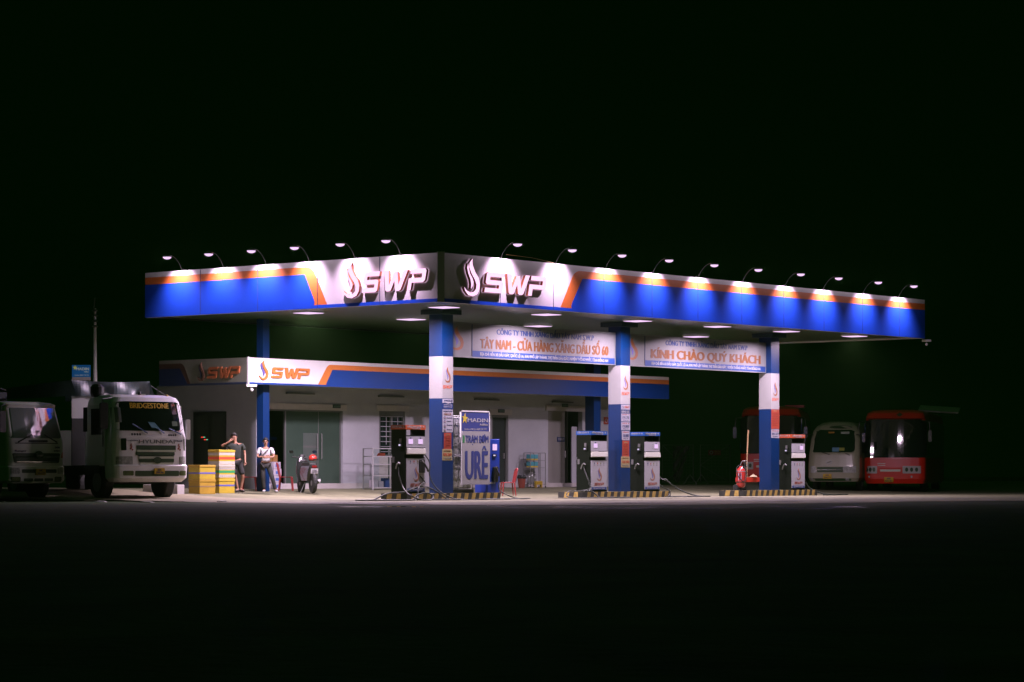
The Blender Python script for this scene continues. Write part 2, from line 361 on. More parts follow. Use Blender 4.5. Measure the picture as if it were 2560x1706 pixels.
# columns
def ring(mb, x, z, r, fr, mt, d=.012):
    mb.prism([(x+r*math.cos(k*.785), z+r*math.sin(k*.785)) for k in range(8)], fr, 0, d, mt)
def poster(mb, fr, x0, x1, z0, z1, mt, lines, d=.004):
    """lines: (text, relx0, relx1, relz, relcap, material)"""
    mb.prism([(x0, z0), (x1, z0), (x1, z1), (x0, z1)], fr, .001, d, mt)
    for t, a, b, c, h, mm in lines:
        mb.text(t, x0+a*(x1-x0), x0+b*(x1-x0), z0+c*(z1-z0), h*(z1-z0), fr, mm, d=d+.002, bold=.02)
ISH = .2
def column(cu, cv, hw, kind, top=5.62, base=ISH):
    m = MB()
    if kind == 'rear':
        m.box(cu-hw, cu+hw, cv-hw, cv+hw, zg(cu, cv), top, COLB)
        return m.build('column', canopy)
    m.box(cu-hw, cu+hw, cv-hw, cv+hw, base, 3.0, COLB)
    m.box(cu-hw, cu+hw, cv-hw, cv+hw, 3.0, 4.24, COLW)
    m.box(cu-hw, cu+hw, cv-hw, cv+hw, 4.24, 5.48, COLB)
    c = m.build('column', canopy)
    m = MB(); m.box(cu-hw-.18, cu+hw+.18, cv-hw-.18, cv+hw+.18, 5.48, 5.62, CAPB); m.build('capital', c)
    fr = FRONT(cv-hw); m = MB()
    x0, x1 = cu-hw, cu+hw; w = x1-x0
    emblem(m, x0+.26*w, x0+.78*w, 3.46, 3.93, fr, 0, .004, mat('flame_orange', (.22, .08, .03), .5), mat('flame_blue', (.1, .09, .3), .5))
    swp(m, x0+.08*w, x1-.08*w, 3.29, 3.39, fr, mat('logo_red', (.42, .09, .04), .5)); m.build('emblem', c)
    px0, px1 = x0+.02, x1-.01
    m = MB()
    if kind == 1:
        poster(m, fr, px0, px1, 2.69, 2.985, INKB, [('QUY ĐỊNH AN TOÀN', .1, .9, .35, .1, INKW), ('KHI MUA BÁN XĂNG DẦU', .1, .9, .15, .08, INKW)])
        m.prism([(px0, 2.86), (px0+.2*w, 2.875), (px0+.5*w, 2.845), (px0+.8*w, 2.875), (px1, 2.87), (px1, 2.983), (px0, 2.983)], fr, .004, .012, PAPER)
        m.text('SWP NƠI XĂNG DẦU', px0+.06, px1-.03, 2.91, .04, fr, NAVY, d=.013)
        m.build('poster', c); m = MB()
        poster(m, fr, px0, px1, 2.0, 2.67, PAPER, [('QUY ĐỊNH CỬA HÀNG', .08, .92, .9, .05, NAVY), ('CẤM LỬA', .14, .84, .75, .09, INKO), ('Không hút thuốc', .4, .92, .62, .035, NAVY), ('Cấm lửa', .4, .8, .47, .035, NAVY), ('Tắt điện thoại', .4, .92, .3, .035, NAVY), ('Tắt máy xe', .4, .88, .1, .035, NAVY)])
        for kz in (2.43, 2.31, 2.18, 2.07): ring(m, px0+.1, kz, .045, fr, NAVY); ring(m, px0+.1, kz, .032, fr, PAPER, .016); ring(m, px0+.1, kz, .014, fr, PRD, .02)
        m.build('poster', c); m = MB()
        poster(m, fr, px0+.06, px1-.07, 1.5, 1.98, PRD, [('NỘI QUY', .3, .7, .86, .05, PYEL)]+[('an toàn phòng cháy chữa cháy', .1, .9, .75-.1*i, .035, mat('maroon_ink', (.2, .03, .02))) for i in range(7)])
        m.build('poster', c); m = MB()
        poster(m, fr, px0-.01, px1-.03, 1.17, 1.5, PYEL, [('CỬA HÀNG ĐẠI LÝ', .15, .85, .8, .08, INKO), ('GAS 24H', .1, .92, .4, .24, PRD), ('TẠI ĐÂY', .12, .9, .1, .15, STEEL)])
        m.build('poster', c)
    elif kind == 2:
        poster(m, fr, px0, px1, 2.83, 2.98, PAPER, []); swp(m, px0+.16, px1-.04, 2.87, 2.94, fr, PRD, .008); emblem(m, px0+.06, px0+.12, 2.86, 2.96, fr, 0, .008, INKO, NAVY)
        m.text('BẢNG GIÁ', px0+.03, px1-.03, 2.73, .06, fr, INKW, d=.003); m.build('poster', c)
        for (z0, z1, t1, t2) in ((2.45, 2.70, 'DO 0,05S - II', '19.170'), (2.17, 2.42, 'RON 95 - III', '19.800'), (1.85, 2.14, 'XĂNG E5', '18.880')):
            m = MB(); o_ = .03 if z0 < 2 else 0
            poster(m, fr, px0+o_, px1-o_, z0, z1, PAPER, [(t1, .12, .88, .82, .1, PRD), (t2, .16, .88, .32, .34, NAVY), ('đồng / lít', .2, .8, .12, .08, NAVY)]); m.build('price_card', c)
        m = MB(); poster(m, fr, px0+.06, px1-.05, 1.32, 1.83, PRD, [('NỘI QUY', .3, .7, .86, .04, PYEL)]+[('an toàn phòng cháy', .12, .88, .74-.1*i, .03, mat('maroon_ink', (.2, .03, .02))) for i in range(7)]); m.build('poster', c)
        m = MB(); poster(m, fr, px0-.005, px1-.02, .97, 1.32, PYEL, [('ĐẠI LÝ GAS', .15, .85, .82, .08, INKO), ('GAS 24H', .1, .92, .4, .24, PRD), ('TẠI ĐÂY', .12, .9, .1, .16, STEEL)]); m.build('poster', c)
    else:
        poster(m, fr, x0+.005, x1-.002, 2.32, 2.99, PRD, [('NỘI QUY', .3, .7, .9, .04, PYEL)]+[('phòng cháy chữa cháy', .1, .9, .8-.09*i, .03, mat('maroon_ink', (.2, .03, .02))) for i in range(8)]); m.build('poster', c)
        m = MB(); poster(m, fr, x0+.005, x1-.01, 2.0, 2.3, PAPER, [('SỐ GAS 24H', .12, .88, .78, .1, PRD), ('0251.3771', .08, .95, .36, .25, NAVY), ('TẠI ĐÂY', .15, .85, .1, .12, NAVY)]); m.build('poster', c)
    return c
COLU = (0, 8.745, 17.37)
for i, cu in enumerate(COLU): column(cu, 0, (.25, .25, .25)[i], i+1)
for cu, hw in ((0, .14), (8.6, .18), (16.95, .20)): column(cu, 7.4, hw, 'rear')

# soffit lamps
def soffit_lamp(u, v, lab, pw=1, sp=157):
    t = thing('soffit_lamp', lab, 'ceiling lamp', (u, v, ZB+.05), 0, 'square lamps in the canopy soffit')
    s = .32
    m = MB(); m.box(-s-.03, s+.03, -s-.03, s+.03, -.035, 0, WHITE); m.build('frame', t)
    m = MB(); m.box(-s, s, -s, s, -.052, -.036, LPINK); m.build('diffuser', t)
    ld = bpy.data.lights.new('lamp_light', 'AREA'); ld.shape = 'SQUARE'; ld.size = .5; ld.energy = PANELW*pw; ld.color = LAMP; ld.spread = math.radians(sp)
    lo = bpy.data.objects.new('lamp_light', ld); col.objects.link(lo); lo.parent = t; lo.location = (0, 0, -.06)
SL = [(*at(1345, 86.2), 'square soffit lamp hidden behind the top of the first banner'), (*at(1740, 92.9), 'square soffit lamp hidden behind the top of the second banner'), (-1.79, 3.71, 'square soffit lamp farthest left, below the left blue fascia', 3.0, 174), (2.65, 3.54, 'square soffit lamp set deep in the canopy behind the front corner column'), (-1.25, -1.2, 'square soffit lamp nearest the canopy corner, above the corner column'),
      (3.36, -1.3, 'square soffit lamp above the first banner'), (7.86, -1.4, 'square soffit lamp beside the middle column top'), (12.1, -1.5, 'square soffit lamp above the second banner'),
      (16.04, -1.6, 'square soffit lamp beside the right column top'), (20.2, -1.7, 'square soffit lamp nearest the right end of the canopy', 1.15, 172)]
for a in SL: soffit_lamp(*a)
# floodlights on arms
def floodlight(x, y, rz, lab, grp, e=1.0):
    t = thing('floodlight', lab, 'floodlight', (x, y, ZT), rz, grp)   # local -y points away from the fascia
    m = MB(); pts = []
    for k in range(9):
        a = k/8; pts.append((0, -.58*a**1.25, .43*math.sin(a*math.pi*.56)))
    m.tube(pts, .010, DARK, 6); m.box(-.04, .04, .0, .05, -.02, .03, DARK); m.build('arm', t)
    m = MB(); m.lathe([(.02, .10), (.05, .085), (.1, .05), (.14, .012), (.13, .012)], (0, -.62, .36), DARK, n=16); m.build('shade', t)
    m = MB(); m.lathe([(.13, .011), (.12, -.02), (.085, -.045), (.035, -.06)], (0, -.62, .36), LPINK, n=16); m.build('lens', t, smooth=True)
    ld = bpy.data.lights.new('lamp_light', 'SPOT'); ld.energy = FLOODW*e; ld.color = (1, .64, 1); ld.spot_size = math.radians(101); ld.spot_blend = 1; ld.shadow_soft_size = .03
    lo = bpy.data.objects.new('lamp_light', ld); col.objects.link(lo); lo.parent = t; lo.location = (0, -.62, .285)
    d = Vector((0, .56, -.86)); lo.rotation_euler = d.to_track_quat('-Z', 'Y').to_euler()
    ld = bpy.data.lights.new('bulb_light', 'POINT'); ld.energy = BULBW*e; ld.color = LAMP; ld.shadow_soft_size = .03
    lo = bpy.data.objects.new('bulb_light', ld); col.objects.link(lo); lo.parent = t; lo.location = (0, -.62, .26)
RU = [-.75, 1.78, 4.2, 6.6, 9.01, 11.47, 13.95, 16.26, 18.78, 21.14]
RL = ['nearest the corner, over the white lettered part', 'over the start of the orange diagonal', 'above the gap between first and middle column', 'just left of the middle column', 'just right of the middle column', 'halfway between middle and right column', 'left of right column', 'directly over the right column', 'second from the far right end', 'at the far right end']
for u, l in zip(RU, RL): floodlight(u, CY, 0, 'arm floodlight on the right fascia, '+l, 'floodlights along the right fascia', random.uniform(.85, 1.15))
LV = [7.52, 5.72, 3.93, 2.17, .36, -1.4]
LL = ['at the far left end', 'second from the left end', 'over the blue part, third from the left end', 'over the orange diagonal', 'above the flame emblem', 'above the last lit letter next to the corner']
for v, l in zip(LV, LL): floodlight(CX, v, -math.pi/2, 'arm floodlight on the left fascia, '+l, 'floodlights along the left fascia', random.uniform(.85, 1.15))
# thin guy wires near the corner
mb = MB(); mb.tube([(U(1266, CY), CY, ZT+.12), (U(1330, CY), CY, ZT+.1), (U(1385, CY), CY, ZT+.01)], .008, mat('wire_yellow', (.15, .12, .03), .6), 5); o = mb.build('guy_wire'); tag(o, 'thin yellowish wire sloping from the corner floodlight to the fascia top', 'wire')

# banners
def banner(u0, u1, div, l1, l2, l3, t2, lab):
    v = -.03; fr = FRONT(v); t = thing('hanging_banner', lab, 'banner', (u0, v, 0)); O = (u0, v, 0)
    m = MB(); m.box(u0+.003, u1-.003, v, v+.05, 4.27, 5.28, VINYL)
    pn = m.build('panel', t, org=O)
    m = MB()
    for a, b, c, d in ((u0+.003, u1-.003, 5.26, 5.30), (u0+.003, u1-.003, 4.25, 4.28)): m.box(a, b, v-.012, v+.055, c, d, STEEL)
    m.box(u0+.003, u0+.03, v-.012, v+.055, 4.28, 5.26, STEEL); m.box(u1-.035, u1-.003, v-.012, v+.055, 4.28, 5.26, STEEL)
    m.box(div-.015, div+.015, v-.01, v, 4.3, 5.26, NAVY); m.build('frame', t, org=O)
    m = MB(); m.prism([(div+.015, 4.285), (u1-.035, 4.285), (u1-.035, 4.47), (div+.015, 4.47)], fr, 0, .004, INKB); m.build('blue_strip', t, org=O)
    m = MB(); emblem(m, u0+.11*(div-u0), u0+.66*(div-u0), 4.45, 5.19, fr, 0, .004, mat('flame_orange', (.22, .08, .03), .5), mat('flame_blue', (.1, .09, .3), .5)); m.build('emblem', t, org=O)
    P = lambda x: U(x, v)
    m = MB()
    m.text('CÔNG TY TNHH XĂNG DẦU TÂY NAM S.W.P', P(l1[0]), P(l1[1]), 5.0, .155, fr, mat('banner_navy', (.012, .03, .12), .6), bold=.035)
    m.text(t2, P(l2[0]), P(l2[1]), 4.555, .28, fr, INKO, bold=.06)
    m.text('ĐỊA CHỈ: BẾN XE DẦU GIÂY, QUỐC LỘ 1A, KHU PHỐ LẬP THÀNH, THỊ TRẤN DẦU GIÂY, HUYỆN THỐNG NHẤT, TỈNH ĐỒNG NAI', P(l3[0]), P(l3[1]), 4.335, .085, fr, INKW, d=.007, bold=.02)
    m.build('lettering', t, org=O)
banner(.25, 8.495, U(1180, -.03), (1242, 1484), (1201, 1520), (1200, 1520), 'TÂY NAM - CỬA HÀNG XĂNG DẦU SỐ 60', 'white company banner with long orange shop name between corner and middle columns')
banner(8.995, 17.12, U(1612, -.03), (1664, 1868), (1628, 1900), (1628, 1900), 'KÍNH CHÀO QUÝ KHÁCH', 'white banner with orange greeting KÍNH CHÀO QUÝ KHÁCH left of right column')

# ------------------------------------------------------------------ pump islands
def island(u0, u1, lab):
    v0, v1 = -.5, .5; t = thing('pump_island', lab, 'kerb island', (u0, 0, 0), 0, 'striped pump islands')
    m = MB(); c = .12; nz = lambda a: a
    ol = [(u0+c, v0), (u1-c, v0), (u1, v0+c), (u1, v1-c), (u1-c, v1), (u0+c, v1), (u0, v1-c), (u0, v0+c)]
    m.prism(ol, lambda a, b, d: (a, b, d), 0, ISH-.002, CONC); m.build('slab', t, org=(u0, 0, 0))
    m = MB(); seg = .17; sl = .05
    def run(p, q2):
        P_ = Vector(p); Q = Vector(q2); Lg = (Q-P_).length; n = max(1, round(Lg/seg)); d = (Q-P_)/n; nrm = Vector((d.y, -d.x)).normalized()*.006
        for i in range(n):
            a = P_+d*i; b = P_+d*(i+1); s_ = d.normalized()*sl
            aa = a if i == 0 else a+s_; bb = b if i == n-1 else b+s_
            m.add([(a.x+nrm.x, a.y+nrm.y, .005), (b.x+nrm.x, b.y+nrm.y, .005), (bb.x+nrm.x, bb.y+nrm.y, ISH), (aa.x+nrm.x, aa.y+nrm.y, ISH)], [(0, 1, 2, 3)], YEL if i % 2 else KBLK)
    for i in range(8): run(ol[i], ol[(i+1) % 8])
    m.build('kerb_stripes', t, org=(u0, 0, 0))
island(-2.21, 2.26, 'yellow and black striped island under the corner column, with coiled hoses')
island(6.1, 10.98, 'yellow and black striped island under the middle column, with two fuel pumps')
island(14.95, 19.75, 'yellow and black striped island under the right column, with the wheeled extinguisher')

# ------------------------------------------------------------------ fuel dispensers
PANF = mat('pump_panel', (.32, .33, .35), .35, noise=.05, scale=6)
LEDG = mat('pump_ledge', (.5, .52, .46), .35)
HOLE = mat('pump_recess', (.006, .012, .006), .5)
HDRB = mat('header_blue', (.006, .07, .27), .5); HDRO = mat('header_orange', (.38, .07, .02), .5)
GR = mat('pump_side', (.004, .008, .003), .8, spec=.15, noise=.2, scale=5)
def dispenser(u, lab, w, dp, h, hdr, text, screens, side=True, nozzle=False, v0=-.28):
    t = thing('fuel_dispenser', lab, 'fuel pump', (u, v0, ISH), 0, 'fuel dispensers on the islands')
    fr = FRONT(0); s = h/1.86
    m = MB(); m.box(0, w, .005, dp, 0, .46*s+.52*s, GR); m.box(0, w, .05, dp-.03, .98*s, 1.07*s, GR)
    m.box(0, w, .005, dp, 1.07*s, 1.58*s, GR); m.box(0, .035, 0, dp, 1.58*s, 1.74*s, GR); m.box(w-.035, w, 0, dp, 1.58*s, 1.74*s, GR)
    m.box(.035, w-.035, dp*.45, dp*.55, 1.58*s, 1.74*s, HOLE) if hdr is HDRB else None
    m.build('cabinet', t)
    m = MB(); m.box(-.01, w+.01, -.01, dp+.01, 1.74*s, 1.86*s, hdr)
    m.text(text, .08*w, .92*w, 1.79*s, .045*s, fr, INKW, d=.014, bold=.03); m.text('CỬA HÀNG XĂNG DẦU', .28*w, .74*w, 1.755*s, .02*s, fr, INKW, d=.014)
    if side: m.text(text, -dp*.9, -dp*.1, 1.79*s, .045*s, LEFT(-.01), INKW, d=.003, bold=.03)
    m.build('header_board', t)
    m = MB(); m.prism(rrect(.02, w-.03, .06, .96*s, .02, 2), fr, 0, .02, PANF)
    x0, x1 = .02, w-.03; W_ = x1-x0
    emblem(m, x0+.36*W_, x0+.68*W_, .33*s, .74*s, fr, 0, .024, mat('flame_brown', (.25, .12, .08), .5), mat('flame_blue', (.1, .09, .3), .5))
    swp(m, x0+.2*W_, x0+.82*W_, .19*s, .275*s, fr, mat('logo_brown', (.25, .07, .05), .5), .024)
    m.prism([(x0+.02, .065), (x1-.02, .065), (x1-.02, .145), (x0+.02, .145)], fr, 0, .024, INKB)
    m.text('TÂY NAM S.W.P PETRO', x0+.12*W_, x1-.12*W_, .09, .03, fr, INKW, d=.025)
    for i in range(4):
        xx = x0+(.2+.2*i)*W_; m.prism([(xx-.022, .84*s), (xx+.022, .84*s), (xx+.015, .9*s), (xx-.015, .9*s)], fr, .02, .023, (NAVY, PRD, mat('olive_ink', (.15, .15, .03)), STEEL)[i]); m.box(xx-.025, xx+.025, -.023, -.02, .805*s, .82*s, FRAME)
    m.build('door_panel', t)
    m = MB(); m.prism([(0, 1.06*s), (-.06, 1.08*s), (-.05, 1.22*s), (0, 1.23*s)], lambda a, b, d: (d, a, b), .02, w-.03, LEDG); m.build('ledge', t)
    m = MB(); m.prism(rrect(.02, w-.03, 1.25*s, 1.55*s, .01, 2), fr, 0, .02, PANF)
    for fx in screens: m.box(x0+fx*W_-.03, x0+fx*W_+.03, -.023, -.02, 1.49*s, 1.525*s, NAVY)
    for i in range(3): m.box(x0+.5*W_-.015, x0+.5*W_+.015, -.023, -.02, (1.33+.06*i)*s, (1.345+.06*i)*s, FRAME)
    dsp = m.build('display_panel', t)
    for fx in screens:
        m = MB(); m.prism(rrect(x0+fx*W_-.095, x0+fx*W_+.095, 1.345*s, 1.48*s, .015, 2), fr, .02, .028, SCR); m.build('screen', dsp)
    if side:
        fl = LEFT(0); m = MB()
        m.prism([(-dp*.42, 1.27*s), (-dp*.18, 1.27*s), (-dp*.18, 1.36*s), (-dp*.42, 1.36*s)], fl, 0, .05, BLACK)
        t_ct = m.build('card_terminal', t); m = MB(); m.prism([(-dp*.4, 1.38*s), (-dp*.26, 1.38*s), (-dp*.26, 1.49*s), (-dp*.4, 1.49*s)], fl, 0, .03, FRAME); m.build('receipt_slot', t); m = MB()
        m.prism([(-dp*.4, 1.295*s), (-dp*.28, 1.295*s), (-dp*.28, 1.335*s), (-dp*.4, 1.335*s)], fl, .05, .056, emis('terminal_glow', (.8, .7, 1), 1.0)); m.build('screen', t_ct); m = MB()
        m.prism([(-dp*.9, .84*s), (-dp*.75, .84*s), (-dp*.75, 1.0*s), (-dp*.9, 1.0*s)], fl, 0, .02, FRAME)
        m.build('nozzle_holder', t)
        m = MB(); m.tube([(-.05, dp*.6, .72), (-.07, dp*.5, .84), (-.09, dp*.34, .9), (-.1, dp*.22, .86)], .022, STEEL, 7); m.build('nozzle', t)
    if nozzle:
        m = MB(); m.prism(rrect(w-.30, w-.08, .56*s, .92*s, .03, 3), fr, .02, .07, BLACK)
        m.tube([(w-.22, -.10, .88*s), (w-.12, -.13, .75*s), (w-.03, -.12, .66*s), (w+.02, -.1, .6*s)], .03, BLACK, 8)
        m.tube([(w-.26, -.12, .9*s), (w-.2, -.13, .83*s)], .014, STEEL, 6); m.build('nozzle', t)
    return t
def hose(t, pts, r=.02, name='hose', mt=None):
    # smooth curve through the points, local coordinates of t
    P = [Vector(p) for p in pts]; out = []
    for i in range(len(P)-1):
        p0, p1, p2, p3 = P[max(i-1, 0)], P[i], P[i+1], P[min(i+2, len(P)-1)]
        for k in range(8):
            s = k/8; out.append(.5*((2*p1)+(-p0+p2)*s+(2*p0-5*p1+4*p2-p3)*s*s+(-p0+3*p1-3*p2+p3)*s**3))
    out.append(P[-1]); m = MB(); m.tube(out, r, mt or mat('hose_rubber', (.02, .03, .02), .5), 7); return m.build(name, t, smooth=True)
u1_ = U(1014, -.28); d1 = dispenser(u1_, 'fuel pump with orange header and two lit screens, left of the corner column', .86, .56, 1.99, HDRO, 'DẦU DO 0,05S - II', (.22, .75), True, True)
gz = -ISH+.022
hose(d1, [(.62, -.03, .5), (.72, -.12, .32), (.55, -.2, .3), (.3, -.25, .18), (.05, -.4, gz+.03), (-.6, -.75, gz), (-1.6, -.5, gz), (-2.0, .1, gz), (-1.5, .2, gz), (-.7, -.2, gz), (.2, -.6, gz), (1.4, -.7, gz), (2.0, -.5, gz), (1.5, -.35, gz), (.9, -.3, .1), (.5, -.2, .2), (-.2, -.12, .05), (-.9, -.1, .0), (-1.5, -.1, gz)], .022)
hose(d1, [(-.02, .25, .75), (-.1, .15, .5), (-.12, .0, .2), (-.3, -.3, .05), (-.5, -.6, gz+.15), (-.3, -.8, gz+.02), (.15, -.85, gz), (.4, -.7, gz+.1), (.25, -.6, gz+.2), (-.1, -.55, gz+.14), (-.35, -.6, gz)], .02)
hose(d1, [(.88, .1, 1.2), (1.0, -.05, .9), (.95, -.1, .5), (1.1, -.3, .1), (1.5, -.7, gz), (2.8, -.75, gz), (3.9, -.75, gz)], .02)
u2_ = U(1476, -.28); d2 = dispenser(u2_, 'fuel pump with blue header and one lit screen, left of the middle column', .86, .56, 1.92, HDRB, 'XĂNG RON 95 - III', (.27,))
hose(d2, [(-.03, .25, .8), (-.09, .1, .55), (-.1, .0, .35), (-.05, -.05, .12), (-.25, -.1, .02), (-.5, -.1, .03), (-.25, -.28, 0), (-.1, -.45, gz), (.2, -.5, gz), (1.4, -.5, gz)], .02)
hose(d2, [(.02, .1, .3), (-.1, -.05, .1), (-.6, .0, .03), (-.95, .1, .02), (-1.15, .05, gz+.05), (-1.12, -.3, gz), (-.6, -.5, gz), (.4, -.5, gz)], .016)
u3_ = U(1610, -.28); d3 = dispenser(u3_, 'fuel pump with blue header and one lit screen, right of the middle column', .86, .56, 1.92, HDRB, 'XĂNG RON 95 - III', (.76,))
hose(d3, [(.87, .2, .6), (.95, .0, .4), (1.1, -.1, .35), (1.5, -.2, .1), (2.0, -.4, -.1), (2.5, -.5, gz), (3.0, -.5, gz), (2.0, -.6, gz), (.6, -.6, gz)], .022)
hose(d3, [(.87, .15, .3), (.98, -.05, .12), (1.25, -.1, .02), (1.15, -.2, gz+.12), (.9, -.3, gz), (.5, -.5, gz)], .018)
u4_ = U(1978, -.28); d4 = dispenser(u4_, 'fuel pump with orange header and one lit screen, right of the right column', .86, .56, 1.94, HDRO, 'DẦU DO 0,05S - II', (.75,))
hose(d4, [(.88, .2, .7), (.98, .1, .4), (1.2, .0, .05), (1.5, -.3, gz+.05), (1.9, -.45, gz), (1.2, -.55, gz), (2.5, -.4, gz), (3.2, -.3, gz)], .022)

# ------------------------------------------------------------------ urea stand: tank, sign, blue pump
vS = -.2; us0, us1 = U(1152, vS), U(1223, vS)
t = thing('urea_sign', 'tall white TRẠM BƠM URÊ board with navy top, on the first island', 'sign board', (us0, vS, ISH)); O = (us0, vS, 0); fr = FRONT(vS)
URW = mat('urea_board', (.27, .28, .28), .6, noise=.06, scale=3); URN = mat('urea_navy', (.02, .035, .17), .6); STAR = mat('star_yellow', (.5, .42, .04), .5)
m = MB(); m.prism(rpoly([(us0, .25), (us1-.02, .25), (us1, 1.84), (us0+.01, 1.84)], [0, 0, .04, .1]), fr, 0, .04, URW); m.build('lower_board', t, org=O)
m = MB(); m.box(us0+.02, us1-.01, vS, vS+.04, 1.85, 2.42, URN); m.build('upper_board', t, org=O)
m = MB()
for a, b, c, d in ((us0-.01, us0+.02, 1.66, 2.46), (us1-.01, us1+.02, 1.66, 2.46), (us0-.01, us1+.02, 2.42, 2.46)): m.box(a, b, vS-.01, vS+.03, c, d, WHITE)
m.build('frame', t, org=O)
ww = us1-us0
m = MB(); X = lambda f: us0+f*ww
m.text('URE', X(.13), X(.9), .42, .82, fr, URN, d=.042, bold=.05); m.build('lettering', t, org=O); m = MB(); m.prism([(X(.7), 1.28), (X(.745), 1.28), (X(.785), 1.36), (X(.825), 1.28), (X(.87), 1.28), (X(.81), 1.41), (X(.76), 1.41)], fr, .04, .046, URN); m.build('lettering', t, org=O); m = MB(); m.text('TRẠM BƠM', X(.13), X(.93), 1.5, .21, fr, URN, d=.042, bold=.04)
m.build('lettering', t, org=O); m = MB(); m.prism([(X(.03), 1.5), (X(.09), 1.5), (X(.09), 1.72), (X(.03), 1.72)], fr, .04, .044, mat('green_ink', (.03, .2, .06), .5)); m.build('green_mark', t, org=O); m = MB()
m.build('lettering', t, org=O); m = MB(); m.text('MADIN', X(.24), X(.95), 2.12, .11, fr, INKW, d=.003, bold=.01); m.text('AdBlue', X(.66), X(.95), 2.02, .06, fr, INKW, d=.003)
m.build('lettering', t, org=O); m = MB(); m.text('Hotline (24/24): 0889 778 779', X(.12), X(.9), 1.885, .045, fr, INKW, d=.003, bold=0)
st = []
for k in range(10):
    r = .17 if k % 2 == 0 else .07; st.append((X(.14)+.7*r*math.sin(k*math.pi/5+.1)*1.2, 2.22+r*math.cos(k*math.pi/5+.1)))
m.build('lettering', t, org=O); m = MB(); m.prism(st, fr, 0, .006, STAR); m.build('star_emblem', t, org=O)
# blue urea pump
ub0, ub1 = U(1224, -.1), U(1249, -.1)
t = thing('urea_dispenser', 'slim blue urea pump with a small lit screen behind the white board', 'fluid pump', (ub0, -.1, ISH)); w = ub1-ub0; UB = mat('urea_pump_blue', (.01, .04, .30), .4)
m = MB(); m.box(-.1, w, 0, .5, 0, 1.62, UB); m.build('cabinet', t, bevel=.015)
fr = FRONT(0); m = MB(); m.prism(rrect(.3*w, .72*w, 1.28, 1.47, .01, 2), fr, 0, .01, SCR); m.build('screen', t)
m = MB(); m.box(.28*w, .62*w, -.03, 0, 1.08, 1.17, BLACK); m.box(.3*w, .5*w, -.035, -.03, 1.11, 1.145, emis('terminal_glow', (.8, .7, 1), 1)); m.build('keypad', t)
m = MB(); m.prism(rrect(.28*w, .75*w, .32, .78, .04, 3), fr, 0, .06, BLACK); m.tube([(.4*w, -.09, .76), (.62*w, -.1, .6), (.7*w, -.09, .5)], .025, BLACK, 8); m.build('nozzle', t)
m = MB(); m.text('AdBlue', -.05, .55*w, .27, .06, fr, INKW); m.prism([(.62*w+.08*(1 if k % 2 else .4)*math.sin(k*.785), .74+.08*(1 if k % 2 else .4)*math.cos(k*.785)) for k in range(8)], fr, 0, .005, STAR); m.build('lettering', t)
hose(t, [(.6*w, -.08, .5), (.62*w, -.1, .2), (.7*w, -.15, .05), (.8*w, -.4, gz+.1), (w+.3, -.5, gz), (w+.9, -.45, gz), (w+.5, -.6, gz), (w-.2, -.65, gz), (w-1.6, -.6, gz)], .016)
# caged tank behind the corner column
t = thing('caged_tank', 'white plastic liquid tank in a steel cage between corner column and urea board', 'tank', (.55, .0, ISH))
TK = mat('tank_plastic', (.40, .42, .38), .4, noise=.1, scale=3)
m = MB(); m.box(.03, .87, .03, .62, .12, 2.26, TK); m.build('tank_body', t, bevel=.05)
m = MB()
for z in (.12, .5, .82, 1.14, 1.46, 1.78, 2.08, 2.3):
    m.tube([(0, 0, z), (.9, 0, z), (.9, .65, z), (0, .65, z)], .012, STEEL, 5, closed=True)
for x in (0, .22, .45, .67, .9): m.tube([(x, 0, 0), (x, 0, 2.3)], .012, STEEL, 5); m.tube([(x, .65, 0), (x, .65, 2.3)], .012, STEEL, 5)
m.box(-.02, .92, -.02, .67, 0, .1, DARK); m.build('cage', t)
m = MB(); m.box(.25, .42, -.03, -.01, 1.3, 1.5, FRAME); m.box(.05, .3, -.04, -.01, 1.08, 1.16, INKW); m.build('label_plate', t)

# ------------------------------------------------------------------ shop building
AU, AV, AE = -1.16, 6.9, 20.95; WV, WU, WE = 8.6, .9, 19.9; BD = V(398, -1.16); A0, A1 = 3.55, 4.37
bld = thing('shop_building', 'long low station shop with pale walls, glass front and blue and orange awning', 'building', (WU, WV, .3)); O = (WU, WV, .3)
m = MB(); m.box(AU+.1, AE, AV+.1, BD, A0+.1, A0+.16, mat('awning_soffit', (.12, .13, .10), .7, noise=.1)); m.box(AU+.1, AE, AV+.1, BD, A1-.1, A1-.04, DARK); m.build('roof', bld, org=O)
# openings in the front wall: (u0,u1,z0,z1)
P = lambda x: U(x, WV)
OP = [(P(672), P(857), .42, 2.85), (P(948), P(1013), 1.35, 2.88), (P(1229), P(1271), .42, 2.85), (P(1370), P(1456), .42, 3.05)]
OP = [(max(a, WU+.25), b, c, d) for a, b, c, d in OP]
m = MB(); x = WU
for a, b, c, d in OP:
    m.box(x, a, WV, WV+.2, .1, A0+.1, WALL)
    m.box(a, b, WV, WV+.2, d, A0+.1, WALL); m.box(a, b, WV, WV+.2, .1, c, PLINTH); x = b
m.box(x, WE, WV, WV+.2, .1, A0+.1, WALL)
m.box(WU, WU+.2, WV+.2, V(392, WU), .1, A0+.1, WALL); m.box(WE-.2, WE, WV+.2, BD-.5, .1, A0+.1, WALL)
m.build('wall', bld, org=O)
m = MB(); prev = WU-.02
m.box(WU-.03, OP[3][0], WV-.03, WV-.002, .1, .45, PLINTH)
for a, b, c, d in OP: m.box(a-.15, b+.15, WV-.05, WV-.002, d, d+.2, PLINTH)
m.build('plinth_and_lintels', bld, org=O)
